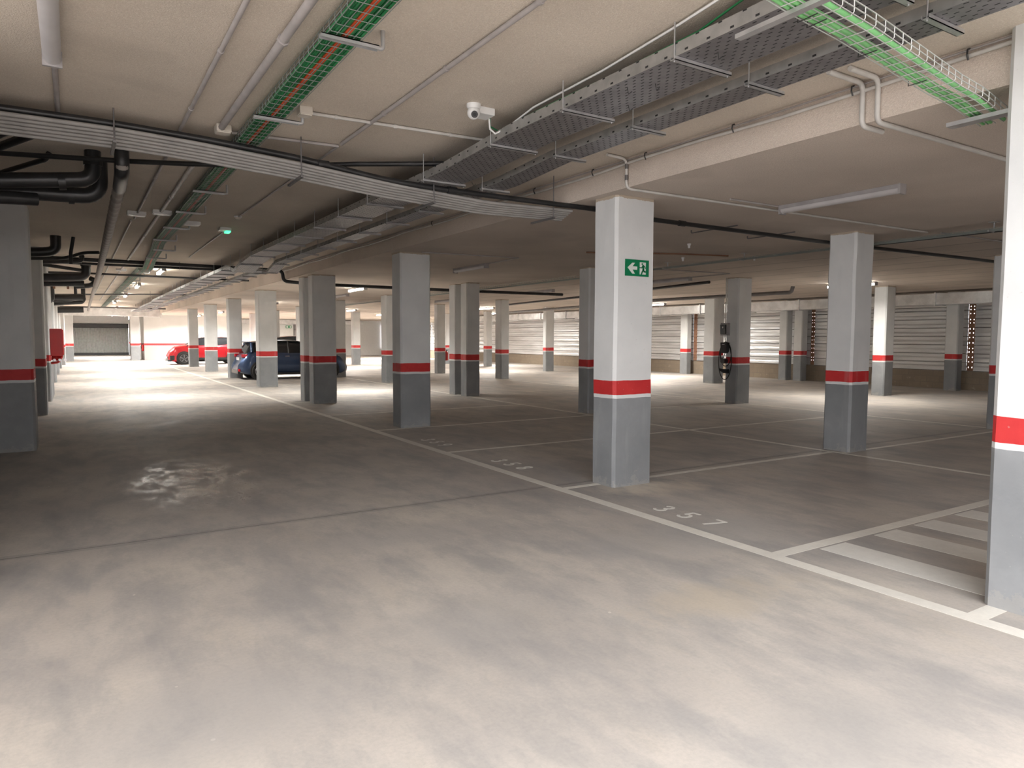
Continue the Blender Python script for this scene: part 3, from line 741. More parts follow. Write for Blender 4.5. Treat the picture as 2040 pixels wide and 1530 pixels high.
for x, y in ((7.3, 6.6), (8.4, 6.55)):
    conduit('pipe_hanger', [(x, y-.4, 3.06), (x, y+.4, 3.06), (x, y+.4, HR)], .008, M['darksteel'], 'short dark hanger bar under the right ceiling beside the black pipe, %s' % ('left one' if x < 8 else 'right one'), cat='hanger')
conduit('dark_pipe', [(-1.2, 8.35, 3.3), (.47, 7.76, 3.28), (1.0, 7.5, 3.27), (1.75, 7.12, 3.27), (2.4, 6.75, 3.3), (3.6, 6.05, 3.32)], .024, M['black'], 'second dark pipe slanting under the ceiling behind the conduit bundle', cat='pipe')
conduit('dark_pipe', [(-1.25, 18.5, 3.32), (1.58, 18.5, 3.32), (4.3, 18.5, 3.31), (4.6, 18.5, 3.31), (4.62, 18.5, 3.04), (5.3, 18.5, 3.0), (9.2, 18.3, 2.98), (13.2, 18.1, 2.98)], .045, M['black'], 'long black pipe crossing the far dark ceiling over the aisle', cat='pipe', rb=.12)
conduit('dark_pipe', [(-1.25, 18.75, 3.25), (1.58, 18.75, 3.26), (4.5, 18.75, 3.28)], .03, M['black'], 'black pipe just under and behind the long far pipe', cat='pipe')
conduit('dark_pipe', [(-1.25, 21.5, 3.22), (.3, 21.5, 3.25), (4.4, 21.6, 3.25)], .026, M['black'], 'thin black pipe before the bright ceiling patch', cat='pipe')
conduit('dark_pipe', [(-.6, 31, 3.14), (2.2, 31, 3.25), (4.3, 31, 3.3)], .03, M['darksteel'], 'dark pipe rising to the right before the far lit ceiling', cat='pipe')
conduit('dark_pipe', [(-.6, 42.5, 3.12), (4.3, 42.5, 3.12)], .04, M['darksteel'], 'far dark pipe above the galvanised duct', cat='pipe')
for i, (x, y) in enumerate(((2.2, 18.5), (1.6, 31), (2.6, 31), (.2, 18.5), (3.4, 18.5))):
    MB().tube([(x, y, 3.2), (x, y, HL)], .006, 5).build('rod', M['darksteel']) and None
    ob = bpy.context.scene.collection.objects[-1]
    ob.name = 'hanger_rod'; props(ob, 'thin hanger rod holding a far dark pipe under the ceiling', 'hanger rod', 'rods holding the far pipes')

# grey corrugated pipe down the aisle
o = thing('corrugated_pipe', 'grey corrugated pipe running away along the ceiling at left', 'pipe', (.42, 7.4, 3.1))
sp = [(.42, 7.35, HL), (.42, 7.36, 3.12), (.43, 7.6, 3.10), (.46, 10.5, 3.10), (.50, 14.5, 3.09), (.55, 20, 3.06), (.62, 34, 3.02), (.7, 44, 3.0)]
pts, rad, y = [(.42, 7.36, 3.39), (.42, 7.36, 3.14)], [.055, .055], 7.5
while y < 44:
    for a, b in zip(sp[:-1], sp[1:]):
        if a[1] <= y < b[1]:
            p = Vector(a)+(Vector(b)-Vector(a))*((y-a[1])/(b[1]-a[1])); break
    if 8.3 < y < 24:
        for dy, r_ in ((-.045, .053), (-.02, .061), (.02, .061), (.045, .053)): pts.append((p.x, p.y+dy, p.z)); rad.append(r_)
    else: pts.append(tuple(p)); rad.append(.055)
    y += .33
MB().tube(pts, rad, 12).build('pipe', M['greypipe'], o)
MB().tube(bend([(.42, 7.36, HL), (.42, 7.36, 3.10), (.44, 8.2, 3.10)], .12), .062, 12).build('elbow', M['black'], o)

# black waste pipes, upper left
def waste(pts, r_, label, rb=.1, collars=(), name='waste_pipe'):
    o = thing(name, label, 'waste pipe', pts[0])
    MB().tube(bend(pts, rb, 6), r_, 12).build('pipe', M['black'], o)
    for a, b in collars: MB().tube([a, b], r_*1.14, 12).build('collar', M['black'], o)
    return o
waste([(.21, 8.0, HL), (.21, 8.0, 3.12), (-.55, 8.0, 3.02), (-1.3, 8.0, 2.94)], .072, 'thick black waste pipe dropping from the ceiling and turning left, upper of two', .13, [((.21, 8.0, 3.25), (.21, 8.0, 3.30)), ((-.02, 8.0, 3.075), (-.08, 8.0, 3.067))])
waste([(.27, 8.35, HL), (.27, 8.35, 3.02), (-.4, 8.35, 3.0), (-1.3, 8.35, 2.96)], .078, 'thick black waste pipe behind and below, ending in a large bend', .16, [((.05, 8.35, 3.01), (0, 8.35, 3.01))])
waste([(-.26, 8.3, 2.93), (-.6, 8.2, 2.9), (-1.3, 8.1, 2.86)], .062, 'black waste pipe just above the large left pillar', .05)
waste([(.06, 8.6, 3.02), (-.3, 8.5, 3.05), (-1.3, 8.3, 3.1)], .03, 'thin black pipe below the two thick waste pipes', .05)
waste([(-.28, 7.08, HL-.02), (-.34, 7.1, 3.3), (-.6, 7.5, 3.25), (-1.0, 8.1, 3.22)], .033, 'short dark pipe end under the ceiling at the left edge, upper one', .05)
waste([(-.14, 7.12, HL-.02), (-.18, 7.12, 3.3), (-.5, 7.7, 3.26), (-.9, 8.3, 3.22)], .036, 'short dark pipe end under the ceiling at the left edge, lower one', .05)
waste([(-.14, 8.2, HL-.02), (-.18, 8.2, 3.3), (-.6, 9.0, 3.27), (-1.0, 9.8, 3.24)], .026, 'thin dark pipe sloping left just above the thick waste pipes', .05)
# clusters further along the left wall
waste([(-.22, 15.0, HL), (-.22, 15.0, 3.12), (-.5, 15, 3.08), (-1.25, 15.0, 3.06)], .085, 'black waste bend behind the large left pillar', .14)
waste([(.05, 15.0, HL), (.0, 15.0, 3.1), (0, 15, 2.9)], .03, 'upright rusty brown pipe beside the black waste bend', .03)
waste([(-.7, 15.6, 3.02), (-.1, 15.6, 3.05), (.2, 15.4, 3.16), (.45, 15.3, 3.17)], .03, 'dark pipe curving up to the grey corrugated pipe', .2)
waste([(.30, 20.0, HL), (.30, 20.0, 3.05), (-.5, 20, 2.99), (-1.28, 20.0, 2.98)], .10, 'black waste pipe with white collar beyond the second left pillar', .16, [((.30, 20, 3.3), (.30, 20, 3.34))])
waste([(.26, 20.25, 2.90), (-.5, 20.25, 2.87), (-1.28, 20.25, 2.85)], .07, 'black pipe directly below the collared waste pipe', .05)
waste([(-.95, 19.3, 3.05), (-.95, 19.3, 3.25), (-.6, 19.4, 3.25), (.2, 19.5, 3.16)], .04, 'thin dark pipe above the hose cabinet', .08)
waste([(-.55, 26.0, HL), (-.55, 26.0, 2.7), (-1.28, 26.0, 2.62)], .09, 'upright black downpipe near the left wall pillars', .12)
waste([(.30, 27.0, 2.88), (-1.28, 27.0, 2.84)], .10, 'dark horizontal pipe over the far left pillars', .1)
waste([(.34, 30.0, HL), (.34, 30.0, 2.85), (-.8, 30.0, 2.75)], .07, 'far grey bend hanging beside the corrugated pipe', .12)
waste([(.4, 36.0, 2.78), (-1.28, 36.0, 2.72)], .14, 'broad brown duct above the far left pillars', .1)
waste([(.20, 17.8, HL), (.20, 17.8, 3.22), (-.5, 17.8, 3.16), (-1.28, 17.8, 3.14)], .045, 'medium black pipe bend just past the second left pillar', .1, [((.20, 17.8, 3.3), (.20, 17.8, 3.34))])
waste([(.45, 23.5, 3.26), (.62, 23.4, 3.18), (.45, 23.4, 3.05), (.1, 23.5, 3.02)], .07, 'short dark pipe bend right beside the grey corrugated pipe', .08)
waste([(.1, 28.5, HL), (.1, 28.5, 2.9), (-.1, 28.5, 2.82), (-1.28, 28.5, 2.8)], .05, 'slim upright black pipe among the far left pipework', .1)
waste([(-.2, 24.0, 3.1), (-1.28, 24.0, 3.06)], .05, 'straight black pipe above the brown bent pipes', .05)
o = thing('lagged_pipe', 'silver lagged pipe hanging above the far left pillars', 'pipe', (-.5, 33, 2.9))
MB().tube([(.35, 30.6, 3.0), (-.3, 30.8, 2.96), (-.95, 31.0, 2.92)], .12, 12).build('lagging', M['zinc'], o)
MB().tube([(.39, 30.58, 3.0), (.33, 30.61, 3.0)], .09, 12).build('pipe_end', M['black'], o)
for x in (.1, -.6): MB().tube([(x, 30.75, 2.95), (x, 30.75, HL)], .008, 6).build('hanger_rod', M['steel'], o)
for i, x in enumerate((-.75, -.45, -.1)):
    conduit('brown_pipe', [(x, 25.0, 3.02), (x, 25.0, 3.28), (x-.35, 25.0, 3.32), (x-.5, 25.0, 3.32)], .03, M['rust'], 'small brown bent pipe over the left wall pillars, %s of three' % ('leftmost', 'middle', 'rightmost')[i], cat='pipe', rb=.08)

# ---------------------------------------------------------------- far end of the aisle
o = thing('ventilation_duct', 'galvanised rectangular duct across the aisle before the ribbed shutter', 'duct', (2.2, 50, 2.88))
MB().box(-.9, 50, 2.88, 4.84, 50.6, 3.36).build('casing', M['duct'], o)
for x in (-.85, .62, 2.05, 2.75, 4.80): MB().box(x-.03, 49.96, 2.84, x+.03, 50.64, 3.39).build('flange', M['duct'], o)
t = thing('roller_shutter', 'wide ribbed metal shutter closing the far end of the aisle', 'shutter', (2, 70, 0))
rows = []; n = 96; x0, x1 = -1.2, 4.08
prof = [(x0+(x1-x0)*k/n, 70.0+(.06 if k % 2 else 0)) for k in range(n+1)]
MB().grid([[(x, y, .22) for x, y in prof], [(x, y, 2.35) for x, y in prof]], False).build('curtain', M['rib'], t)
MB().box(x0, 69.98, .0, x1, 70.05, .22).build('bottom_rail', M['dark'], t)
MB().box(x0, 69.9, 2.35, x1, 70.2, 2.72).build('dark_gap', M['dark'], t)  # dark box in place of the black gap above the curtain
# extinguishers
def extinguisher(x, y, z, label, h=.5):
    o = thing('fire_extinguisher', label, 'fire extinguisher', (x, y, z))
    MB().tube([(x, y, z), (x, y, z+.03), (x, y, z+h*.68), (x, y, z+h*.78), (x, y, z+h*.82)], [.07, .085, .085, .05, .03], 14).build('cylinder', M['red'], o)
    MB().tube([(x, y, z+h*.82), (x, y, z+h*.9)], .025, 8).box(x-.02, y-.09, z+h*.88, x+.02, y+.04, z+h*.94).build('valve', M['dark'], o)
    MB().tube(bend([(x, y-.03, z+h*.88), (x-.1, y-.03, z+h*.8), (x-.1, y-.03, z+h*.3)], .06), .012, 6).build('hose', M['dark'], o)
extinguisher(4.02, 54.6, .62, 'small red fire extinguisher on the lit wall corner beside the far columns', .55)
extinguisher(14.27, 28.42, .58, 'dark red fire extinguisher hung on the slim distant column')
# hose cabinet, left
t = thing('hose_cabinet', 'red fire hose cabinet mounted on the side of a left pillar', 'fire cabinet', (-.3, 20.9, 1.1))
MB().box(-.50, 20.6, 1.12, -.24, 21.2, 1.79).build('case', M['red'], t, bevel=.01)
MB().box(-.24, 20.62, 1.14, -.22, 21.18, 1.77).build('door', M['red'], t, bevel=.004)
mb = MB()
for k in range(6): mb.tube([(-.46+.03*k, 20.7, 1.02+.03*math.sin(k*1.9)), (-.45+.03*k, 20.72, 1.12)], .028, 8)
mb.tube(bend([(-.50, 20.7, .94), (-.34, 20.7, .96), (-.26, 20.7, 1.12)], .06), .03, 8)
mb.build('valve', M['red'], t)
for k in range(3): MB().tube([(-.42+.11*k, 20.66, 1.02), (-.42+.11*k, 20.60, 1.02)], .032, 10).build('cap', M['chrome'], t)

# small exit sign, door and shutter on the far back wall
o = thing('exit_sign', 'tiny distant exit sign on the pink-lit far wall', 'sign', (15.6, 60.97, 2.38))
MB().box(15.36, 60.96, 2.38, 15.84, 60.995, 2.60).build('sign_panel', M['signg'], o)
MB().box(15.40, 60.95, 2.41, 15.56, 60.965, 2.57).build('arrow', M['signw'], o); MB().box(15.68, 60.95, 2.41, 15.80, 60.965, 2.57).build('doorway', M['signw'], o)
t = thing('steel_door', 'grey steel door in the far back wall right of the tiny exit sign', 'door', (16.5, 61, 0))
MB().box(16.0, 60.94, 0, 17.0, 60.99, 2.72).build('frame', M['darksteel'], t)
MB().box(16.06, 60.91, .02, 16.94, 60.94, 2.2).build('leaf', M['pink'], t)
MB().box(16.15, 60.88, 1.0, 16.3, 60.91, 1.04).build('handle', M['chrome'], t)
o = thing('ventilation_duct', 'far horizontal duct against the back wall above the tiny exit sign', 'duct', (15, 60, 2.75))
MB().box(9.7, 60.3, 2.72, 22.0, 60.9, 3.06).build('casing', M['duct'], o)
for x in (12, 14, 16, 18, 20): MB().box(x-.02, 60.27, 2.70, x+.02, 60.92, 3.08).build('flange', M['duct'], o)

# ---------------------------------------------------------------- metal cladding on the right side
def cladding(y0, y1, label, seed, z0=.60, z1=2.80, nb=8):
    """stack of profiled zinc planks"""
    o = thing('metal_cladding', label, 'metal cladding', (XW, (y0+y1)/2, z0)); rd = random.Random(seed)
    h = (z1-z0)/nb
    for i in range(nb):
        zb = z0+h*i; ny = 14; rows = []
        prof = [(.03, -.004), (.03, .012), (-.022, .016), (-.022, .030), (-.010, .036), (-.008, h*.35), (.004, h*.5), (-.008, h*.65), (-.010, h-.020), (.03, h-.012), (.03, h+.002)]
        dz = [rd.uniform(-.006, .006) for _ in range(ny+1)]; dx = [rd.uniform(-.008, .008) for _ in range(ny+1)]
        for px_, pz in prof:
            rows.append([(XW-.02+px_+dx[k]*(1 if .05 < pz < h-.03 else .2), y0+(y1-y0)*k/ny, zb+pz+dz[k]*.3) for k in range(ny+1)])
        MB().grid(rows, False).build('plank', M['zinc'], o)
    # studs
    for yy in (y0+.04, (y0+y1)/2, y1-.04):
        MB().box(XW+.01, yy-.02, z0, XW+.05, yy+.02, z1).build('stud', M['steel'], o)
    return o
CL = [(-5.8, 5.2), (5.5, 10.95), (11.15, 16.55), (17.95, 22.5), (22.72, 28.0), (28.3, 33.8), (34.1, 39.3), (39.6, 44.2), (44.6, 50), (50.3, 60.9)]
CN = ['plain zinc cladding bay hidden beside the right edge column', 'dim zinc cladding bay right of the furthest right column', 'zinc cladding bay with dented shiny planks between the pale column and the right wall column',
      'bright zinc cladding bay right of the charger column', 'zinc cladding bay left of the bluish column behind the charger', 'pinkish zinc cladding bay seen right of the small pink column with boards leaning on it',
      'pinkish zinc cladding bay with wavy planks before the long low block wall', 'far zinc cladding bay left of the small pinkish column', 'far dark slatted cladding bay seen between slim columns', 'furthest dark cladding bay in the back right corner']
for i, ((a, b), lb) in enumerate(zip(CL, CN)): cladding(a, b, lb, i)
# ragged plank ends: daylight shows through the gaps between small blocks
def slit(y, label, wd=.16, seed=0):
    o = thing('plank_ends', label, 'gap strip', (XW, y, .62)); rd = random.Random(seed); z = .62; mb = MB()
    for f0, f1 in ((-.5, -.30), (-.30+.03/wd, .22), (.22+.03/wd, .5)):
        mb.box(XW-.012, y+wd*f0, .62, XW+.028, y+wd*f1, 2.8)
    while z < 2.78:
        h = rd.uniform(.07, .16); mb.box(XW-.015, y-wd/2, z, XW+.03, y+wd/2, z+h)
        z += h+rd.uniform(.028, .042)
    mb.build('strip', M['rust'], o)
slit(11.05, 'rusty plank ends with daylight dots beside the furthest right wall column', .2, 1)
slit(16.63, 'rusty plank ends with daylight dots right of the paired wall columns', .16, 2)
slit(22.61, 'rusty plank ends with daylight dots right of the wall column left of the charger', .22, 3)
slit(28.15, 'rusty plank ends with daylight dots behind the exit sign column', .3, 4)
slit(33.95, 'bright dotted gap strip beside the leaning boards', .3, 5)
slit(44.4, 'glowing slit of daylight right of the far extinguisher column', .3, 6)
MB_ = MB().box(XW-.015, 16.71, .62, XW+.03, 17.95, 2.8); props(MB_.build('blanking_sheet', M['zinc']), 'zinc sheet closing the wall behind the paired columns', 'metal sheet')
for y0, y1 in ((39.3, 39.6), (50, 50.3), (5.2, 5.5), (44.2, 44.25), (44.55, 44.6)):
    props(MB().box(XW-.015, y0, .62, XW+.03, y1, 2.8).build('cover_strip', M['zinc']), 'narrow zinc strip covering the joint between two cladding bays', 'metal sheet', 'cover strips between cladding bays')
# leaning boards and ladder-like frame in one bay
o = thing('rusty_frame', 'rusty ladder-like frame against the pinkish cladding', 'metal frame', (XW-.2, 27.0, .7))
for y in (26.9, 27.35): MB().box(XW-.16, y-.02, .0, XW-.12, y+.02, 2.75).build('upright', M['rust'], o)
for z in (1.62, 1.95, 2.25, 2.55): MB().box(XW-.16, 26.9, z-.015, XW-.12, 27.35, z+.015).build('rung', M['rust'], o)

# galvanised duct along the right side
o = thing('ventilation_duct', 'long galvanised duct running along the right wall above the cladding', 'duct', (22.9, 24, 2.67))
MB().box(22.62, -5.5, 2.68, 23.2, 46, 3.02).build('casing', M['duct'], o)
y = -5.3
while y < 46:
    MB().box(22.58, y-.025, 2.65, 23.22, y+.025, 3.05).build('flange', M['duct'], o); y += 2.4
# pipes and small trays on the right ceiling
conduit('dark_pipe', [(17.4, 12.75, HR), (17.4, 12.8, 2.93), (17.2, 18, 2.93), (17.9, 24, 2.90), (18.6, 30, 2.88)], .055, M['darksteel'], 'dark drain pipe with a raised elbow right of the charger column', cat='pipe', rb=.12)
conduit('dark_pipe', [(13.6, 12.4, 3.02), (14.4, 17.5, 3.0), (15.5, 26, 2.98)], .04, M['black'], 'dark pipe leading into the left side of the charger column top', cat='pipe', rb=.1)
o = thing('wire_basket_tray', 'slim basket tray hanging from the right ceiling beyond the exit sign column', 'cable tray', (10, 4, 2.97))
basket_path([(9.95, 3.5, 2.98), (9.95, 12.0, 2.98)], (1, 0, 0), .1, .03, .15, .003, M['wired'], o)
for y in (4.4, 8.33, 10.2):
    MB().tube(bend([(9.85, y, 2.975), (10.0, y, 2.975), (10.0, y, HR-.01)], .02), .011, 6).build('bracket', M['steel'], o)
    MB().box(9.95, y-.05, HR-.006, 10.05, y+.05, HR).build('foot_plate', M['steel'], o)
for k in range(2): MB().tube([(9.93+.04*k, 3.5, 2.993), (9.93+.04*k, 12.0, 2.993)], .009, 6).build('cable', M['wired'], o)
o = thing('wire_basket_tray', 'dark basket tray seen right of the joint pair columns under the ceiling', 'cable tray', (10, 13, 2.97))
basket_path([(9.95, 13.0, 2.98), (9.95, 30.0, 2.98)], (1, 0, 0), .2, .06, .12, .004, M['wired'], o)
for i, (x, y) in enumerate(((9.6, 9.4), (8.3, 8.0), (10.6, 8.6))):
    o = thing('sprinkler_sensor', 'small white sensor on the dark right ceiling, %s' % ('nearest the exit sign', 'left of the light grey column', 'behind the light grey column')[i], 'sensor', (x, y, HR))
    MB().tube([(x, y, HR), (x, y, HR-.02), (x, y, HR-.03), (x, y, HR-.07)], [.03, .03, .02, .018], 10).build('body', M['white'], o)
for i, (pts, lb) in enumerate((([(6.0, 5.2, 3.09), (7.0, 5.19, 3.09), (7.0, 3.9, 3.09)], 'thin conduit feeding the batten lamp right of the exit sign column'),
        ([(5.2, 11.3, 3.09), (7.1, 11.1, 3.09), (7.1, 12.4, 3.09)], 'thin conduit feeding the batten lamp over the second lane column'),
        ([(9.7, 11.3, 3.085), (12.75, 11.0, 3.085), (12.75, 12.3, 3.085)], 'thin conduit feeding the batten lamp before the charger column'),
        ([(10.3, 5.2, 3.085), (13.8, 5.1, 3.085)], 'thin conduit on the ceiling right of the light grey column'))):
    conduit('conduit', pts, .011, M['conduit'], lb)
conduit('red_pipe', [(7.5, 9.6, 3.07), (8.9, 8.9, 3.07), (9.9, 8.6, 3.07)], .014, M['rust'], 'thin rusty red pipe on the dark ceiling above the exit sign height', cat='pipe')

# ---------------------------------------------------------------- charger on its column
XC = 13.75
t = thing('breaker_box', 'grey breaker box with dark window above the vehicle charger', 'electrical box', (XC, 12.0, 1.68))
MB().box(XC-.10, 11.83, 1.68, XC, 12.05, 1.99).build('case', M['lampbody'], t, bevel=.006)
MB().box(XC-.135, 11.86, 1.72, XC-.10, 12.03, 1.95).build('window', M['glass'], t, bevel=.006)
MB().box(XC-.142, 11.93, 1.86, XC-.134, 11.96, 1.90).build('label_plate', M['white'], t)
conduit('conduit', [(XC-.02, 11.96, HR), (XC-.02, 11.96, 1.99)], .014, M['pvc'], 'pale conduit running down the column to the breaker box', cat='conduit')
t = thing('vehicle_charger', 'black wall charger with coiled black cable on the column', 'vehicle charger', (XC, 11.9, 1.2))
mb = MB(); mb.prism([(-.10, .13), (.10, .13), (.085, -.10), (.05, -.14), (-.05, -.14), (-.085, -.10)], lambda u, v, d: (d, 11.93+u, 1.38+v), XC-.12, XC)
mb.build('body', M['dark'], t, bevel=.012)
MB().box(XC-.125, 11.89, 1.455, XC-.118, 11.97, 1.465).build('light_bar', M['white'], t)
mb = MB(); cl = []
for k in range(64):
    a = 2*PI*k/32+PI/2; q = .0 if k < 32 else .02
    rx, rz = (.17, .30) if k < 32 else (.20, .46); cz = 1.22 if k < 32 else 1.05
    cl.append((XC-.06-q, 11.90+rx*math.cos(a), cz+rz*math.sin(a)))
mb.tube(cl, .011, 6); mb.build('cable', M['rubber'], t)
MB().tube([(XC-.03, 11.96, 1.68), (XC-.03, 11.95, 1.50)], .012, 6).build('feed_conduit', M['pvc'], t)
MB().tube([(XC-.14, 11.93, 1.05), (XC, 11.93, 1.05)], .065, 16).build('plug_socket', M['dark'], t)
MB().tube([(XC-.13, 12.02, .84), (XC-.10, 11.92, .80), (XC-.06, 11.80, .80)], [.03, .05, .055], 12).build('plug', M['dark'], t)
MB().tube(bend([(XC-.1, 12.02, 1.28), (XC-.1, 12.02, 1.12), (XC-.1, 11.95, 1.10), (XC-.1, 11.86, 1.30)], .05), .010, 6).build('lead', M['rubber'], t)

# ---------------------------------------------------------------- cars
def car(label, x0, yc, L, W, H, sgn, paint, kind='hatch'):
    """body lofted across stations; front points to sgn * X; x0 = front bumper"""
    o = thing('car', label, 'car', (x0-sgn*L/2, yc, 0))
    def P(s, y, z):
        dx = 0
        if s > .86: dx = -max(0, z-.52*H/1.47)*(.55 if kind == 'hatch' else .4)*((s-.86)/.14)**1.5
        if s < .10: dx = max(0, z-.45)*.45*((.10-s)/.10)
        return (x0-sgn*(s*L+dx), yc+y, z)
    def interp(tab, s):
        for (a, va), (b, vb) in zip(tab[:-1], tab[1:]):
            if a <= s <= b: t_ = (s-a)/(b-a); t_ = t_*t_*(3-2*t_); return va+(vb-va)*t_
        return tab[-1][1]
    belt = [(0, .50*H), (.03, .55*H), (.10, .60*H), (.26, .665*H), (.5, .68*H), (.8, .70*H), (.93, .71*H), (1, .62*H)]
    if kind == 'suv': belt = [(0, .48*H), (.02, .55*H), (.08, .62*H), (.26, .68*H), (.5, .69*H), (.8, .72*H), (.94, .73*H), (1, .66*H)]
    hw = [(0, .34), (.02, .41), (.07, .46), (.2, .495), (.5, .5), (.85, .49), (.93, .465), (.975, .425), (1, .35)]
    bot = [(0, .22), (.08, .17), (.9, .18), (1, .30)]
    N = 28; rows = []
    for i in range(N+1):
        s = i/N; b = interp(belt, s); h = interp(hw, s)*W; zb = interp(bot, s)
        if s in (0, 1): zb += .06
        prof = [(0, zb), (.86*h, zb), (.97*h, zb+.07), (1.0*h, zb+.3*(b-zb)), (1.0*h, zb+.6*(b-zb)), (.97*h, zb+.85*(b-zb)), (.90*h, b), (.55*h, b+.035*H*(1 if s < .3 else .4)), (0, b+.045*H*(1 if s < .3 else .4))]
        rows.append([P(s, -y, z) for y, z in prof]+[P(s, y, z) for y, z in prof[::-1][1:]])
    mb = MB(); mb.grid(rows)
    mb.add(rows[0], [tuple(range(len(rows[0])))]); mb.add(rows[-1], [tuple(range(len(rows[-1])))[::-1]])
    mb.build('body', paint, o)
    # greenhouse
    if kind == 'hatch': st = [(.25, 0), (.33, .45), (.40, .80), (.47, .96), (.56, 1.0), (.70, .99), (.82, .93), (.89, .78), (.94, .42), (.975, .06)]
    else: st = [(.22, 0), (.30, .45), (.37, .80), (.44, .96), (.54, 1.0), (.70, .97), (.80, .88), (.87, .74), (.93, .40), (.97, .08)]
    rows = []
    for s, f in st:
        b = interp(belt, s)-.02; zt = b+(H-b)*f; h = interp(hw, s)*W
        yb = .90*h; yt = .90*h-(.90*h-.66*h)*f
        rows.append([P(s, -yb, b), P(s, -(yb+yt)/2-.012, (b+zt)/2), P(s, -yt, zt-.02*f), P(s, -yt*.6, zt+.012*f), P(s, 0, zt+.02*f), P(s, yt*.6, zt+.012*f), P(s, yt, zt-.02*f), P(s, (yb+yt)/2+.012, (b+zt)/2), P(s, yb, b)])
    mb = MB(); mb.grid(rows); mb.build('windows', M['glass'], o)
    # roof skin and pillars just outside the glass
    rr = [[Vector(p)+Vector((0, 0, .008)) for p in row[2:7]] for row in rows[3:8]]
    mb = MB(); mb.grid(rr); mb.build('roof', paint, o)
    for side in (0, 1):
        e = [row[2] if side == 0 else row[6] for row in rows]; bl = [row[0] if side == 0 else row[8] for row in rows]
        oy = -.012 if side == 0 else .012
        sh = lambda p: Vector(p)+Vector((0, oy, .004))
        mb = MB(); mb.tube([sh(p) for p in e[0:9]], .026, 6); mb.build('roof_rail', M['black'] if kind == 'hatch' else M['darkpaint'], o)
        for k in (4, 5, 7):
            mb = MB(); mid = rows[k][1] if side == 0 else rows[k][7]
            if k == 5: continue
            mb.tube([sh(bl[k]), sh(mid), sh(e[k])], .034 if k == 4 else .06, 6); mb.build('pillar', M['black'] if k == 4 else paint, o)
    # wheels
    rw = .32 if kind == 'hatch' else .35
    for s in (.185, .815 if kind == 'hatch' else .80):
        for sy in (-1, 1):
            cx = x0-sgn*s*L; cy = yc+sy*(W/2-.10)
            arch = MB(); arch.tube([(cx, yc+sy*(W/2-.28), rw+.02), (cx, yc+sy*(W/2+.004), rw+.02)], rw+.055, 24); arch.build('wheel_arch', M['black'], o)
            wh = MB(); wh.tube([(cx, cy-.1, rw), (cx, cy-.085, rw), (cx, cy+.085, rw), (cx, cy+.1, rw)] if True else [], [rw*.92, rw, rw, rw*.92], 28)
            wv = wh.build('wheel', M['rubber'], o)
            wv.location.y += sy*.018
            rm = MB(); yo = yc+sy*(W/2+.022); rm.tube([(cx, yo-sy*.03, rw), (cx, yo, rw)], rw*.66, 24)
            rim = rm.build('rim', M['dark'], o)
            sp_ = MB()
            for k in range(5):
                a = 2*PI*k/5+.3
                for da in (-.12, .12): sp_.tube([(cx+.03*math.cos(a+da), yo+sy*.006, rw+.03*math.sin(a+da)), (cx+rw*.62*math.cos(a+da*.8), yo+sy*.006, rw+rw*.62*math.sin(a+da*.8))], .013, 5)
            sp_.tube([(cx+rw*.64*math.cos(2*PI*q/20), yo+sy*.004, rw+rw*.64*math.sin(2*PI*q/20)) for q in range(20)], .010, 5, closed=True)
            sp_.build('spokes', M['rim'], o)
    if kind == 'suv':
        for sy in (-1, 1):
            xa, xb = sorted((P(.24, 0, .3)[0], P(.76, 0, .3)[0]))
            MB().box(xa, yc+sy*W/2-.02, .2, xb, yc+sy*W/2+.008, .40).build('lower_cladding', M['black'], o)
            MB().obox(P(.045, sy*W*.42, .40), (1, -.4*sy*sgn, 0), (0, 1, 0), (0, 0, 1), .13, .045, .13).build('side_intake', M['black'], o, bevel=.03)
        MB().obox(P(.02, 0, .225), (1, 0, 0), (0, 1, 0), (0, 0, 1), .12, W*.43, .035).build('front_lip', M['black'], o, bevel=.02)
        MB().obox(P(.006, 0, .27), (1, 0, 0), (0, 1, 0), (0, 0, 1), .11, W*.38, .01).build('silver_trim', M['chrome'], o)
    for sy in (-1, 1):
        # front lamps
        b = interp(belt, .05); h = interp(hw, .05)*W
        MB().grid([[P(.008, sy*h*.62, b-.13), P(.03, sy*h*.86, b-.10), P(.10, sy*(h*1.02), b-.03)], [P(.02, sy*h*.62, b-.06), P(.045, sy*h*.86, b-.03), P(.125, sy*(h*.98), b+.02)]]).build('headlamp', M['chrome'], o)
        h = interp(hw, .97)*W; b = interp(belt, .95)
        MB().obox(P(.945, sy*h*.95, b-.12), (1, -.18*sy*-sgn, 0), (.18*sy*-sgn, 1, 0), (0, 0, 1), .20, .035, .06).build('tail_lamp', M['tail'], o, bevel=.02)
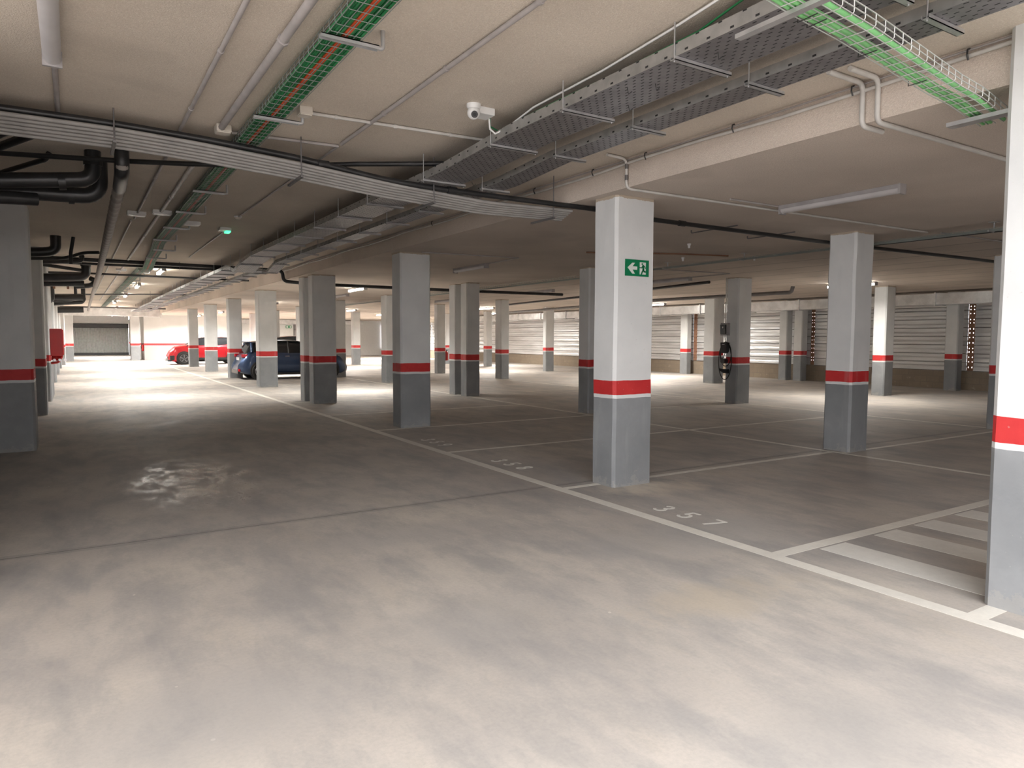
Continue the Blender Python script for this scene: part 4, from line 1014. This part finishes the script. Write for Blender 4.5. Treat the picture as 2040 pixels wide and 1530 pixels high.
        # mirror
        MB().obox(P(.30, sy*(W/2+.06), .70*H), (1, 0, 0), (0, 1, 0), (0, 0, 1), .06, .09, .055).build('mirror', M['black'], o, bevel=.02)
        MB().box(min(P(.25, 0, 0)[0], P(.75, 0, 0)[0]), yc+sy*(W/2)-.02, .17, max(P(.25, 0, 0)[0], P(.75, 0, 0)[0]), yc+sy*(W/2)+.005, .26).build('sill', M['black'], o)
        MB().obox(P(.58, sy*(W/2+.002), .60*H), (1, 0, 0), (0, 1, 0), (0, 0, 1), .08, .012, .012).build('door_handle', M['chrome'] if kind == 'hatch' else paint, o)
        for s in (.47, .70):
            MB().box(P(s, 0, 0)[0]-.004, yc+sy*W/2-.01, .3, P(s, 0, 0)[0]+.004, yc+sy*W/2+.002, .62*H).build('door_gap', M['black'], o)
    MB().obox(P(.004, 0, .36), (1, 0, 0), (0, 1, 0), (0, 0, 1), .03, W*.30, .10).build('grille', M['black'], o, bevel=.02)
    MB().obox(P(-.006, 0, .42), (1, 0, 0), (0, 1, 0), (0, 0, 1), .01, .26, .055).build('number_plate', M['plate'], o)
    MB().obox(P(1.003, 0, .53*H), (1, 0, 0), (0, 1, 0), (0, 0, 1), .012, .26, .055).build('number_plate', M['plate'], o)
    MB().obox(P(.992, 0, .30), (1, 0, 0), (0, 1, 0), (0, 0, 1), .04, W*.36, .08).build('rear_skirt', M['black'], o, bevel=.02)
    for sy in (-1, 1): MB().obox(P(.988, sy*W*.36, .36), (1, 0, 0), (0, 1, 0), (0, 0, 1), .03, .05, .05).build('reflector', M['tail'], o, bevel=.01)
    MB().obox(P(.90, 0, H-.07), (1, 0, -.1*sgn), (0, 1, 0), (0, 0, 1), .13, W*.30, .02).build('spoiler', paint, o, bevel=.008)
    return o
car('dark blue hatchback parked behind the white columns, tail towards the aisle', 9.35, 28.15, 4.2, 1.74, 1.47, 1, M['blue'])
car('red car with black arches parked nose towards the aisle', 4.55, 45.1, 4.36, 1.80, 1.60, -1, M['redpaint'], 'suv')
car('dark car showing only its roof behind the blue hatchback', 12.9, 39.2, 4.3, 1.80, 1.66, 1, M['darkpaint'], 'suv')
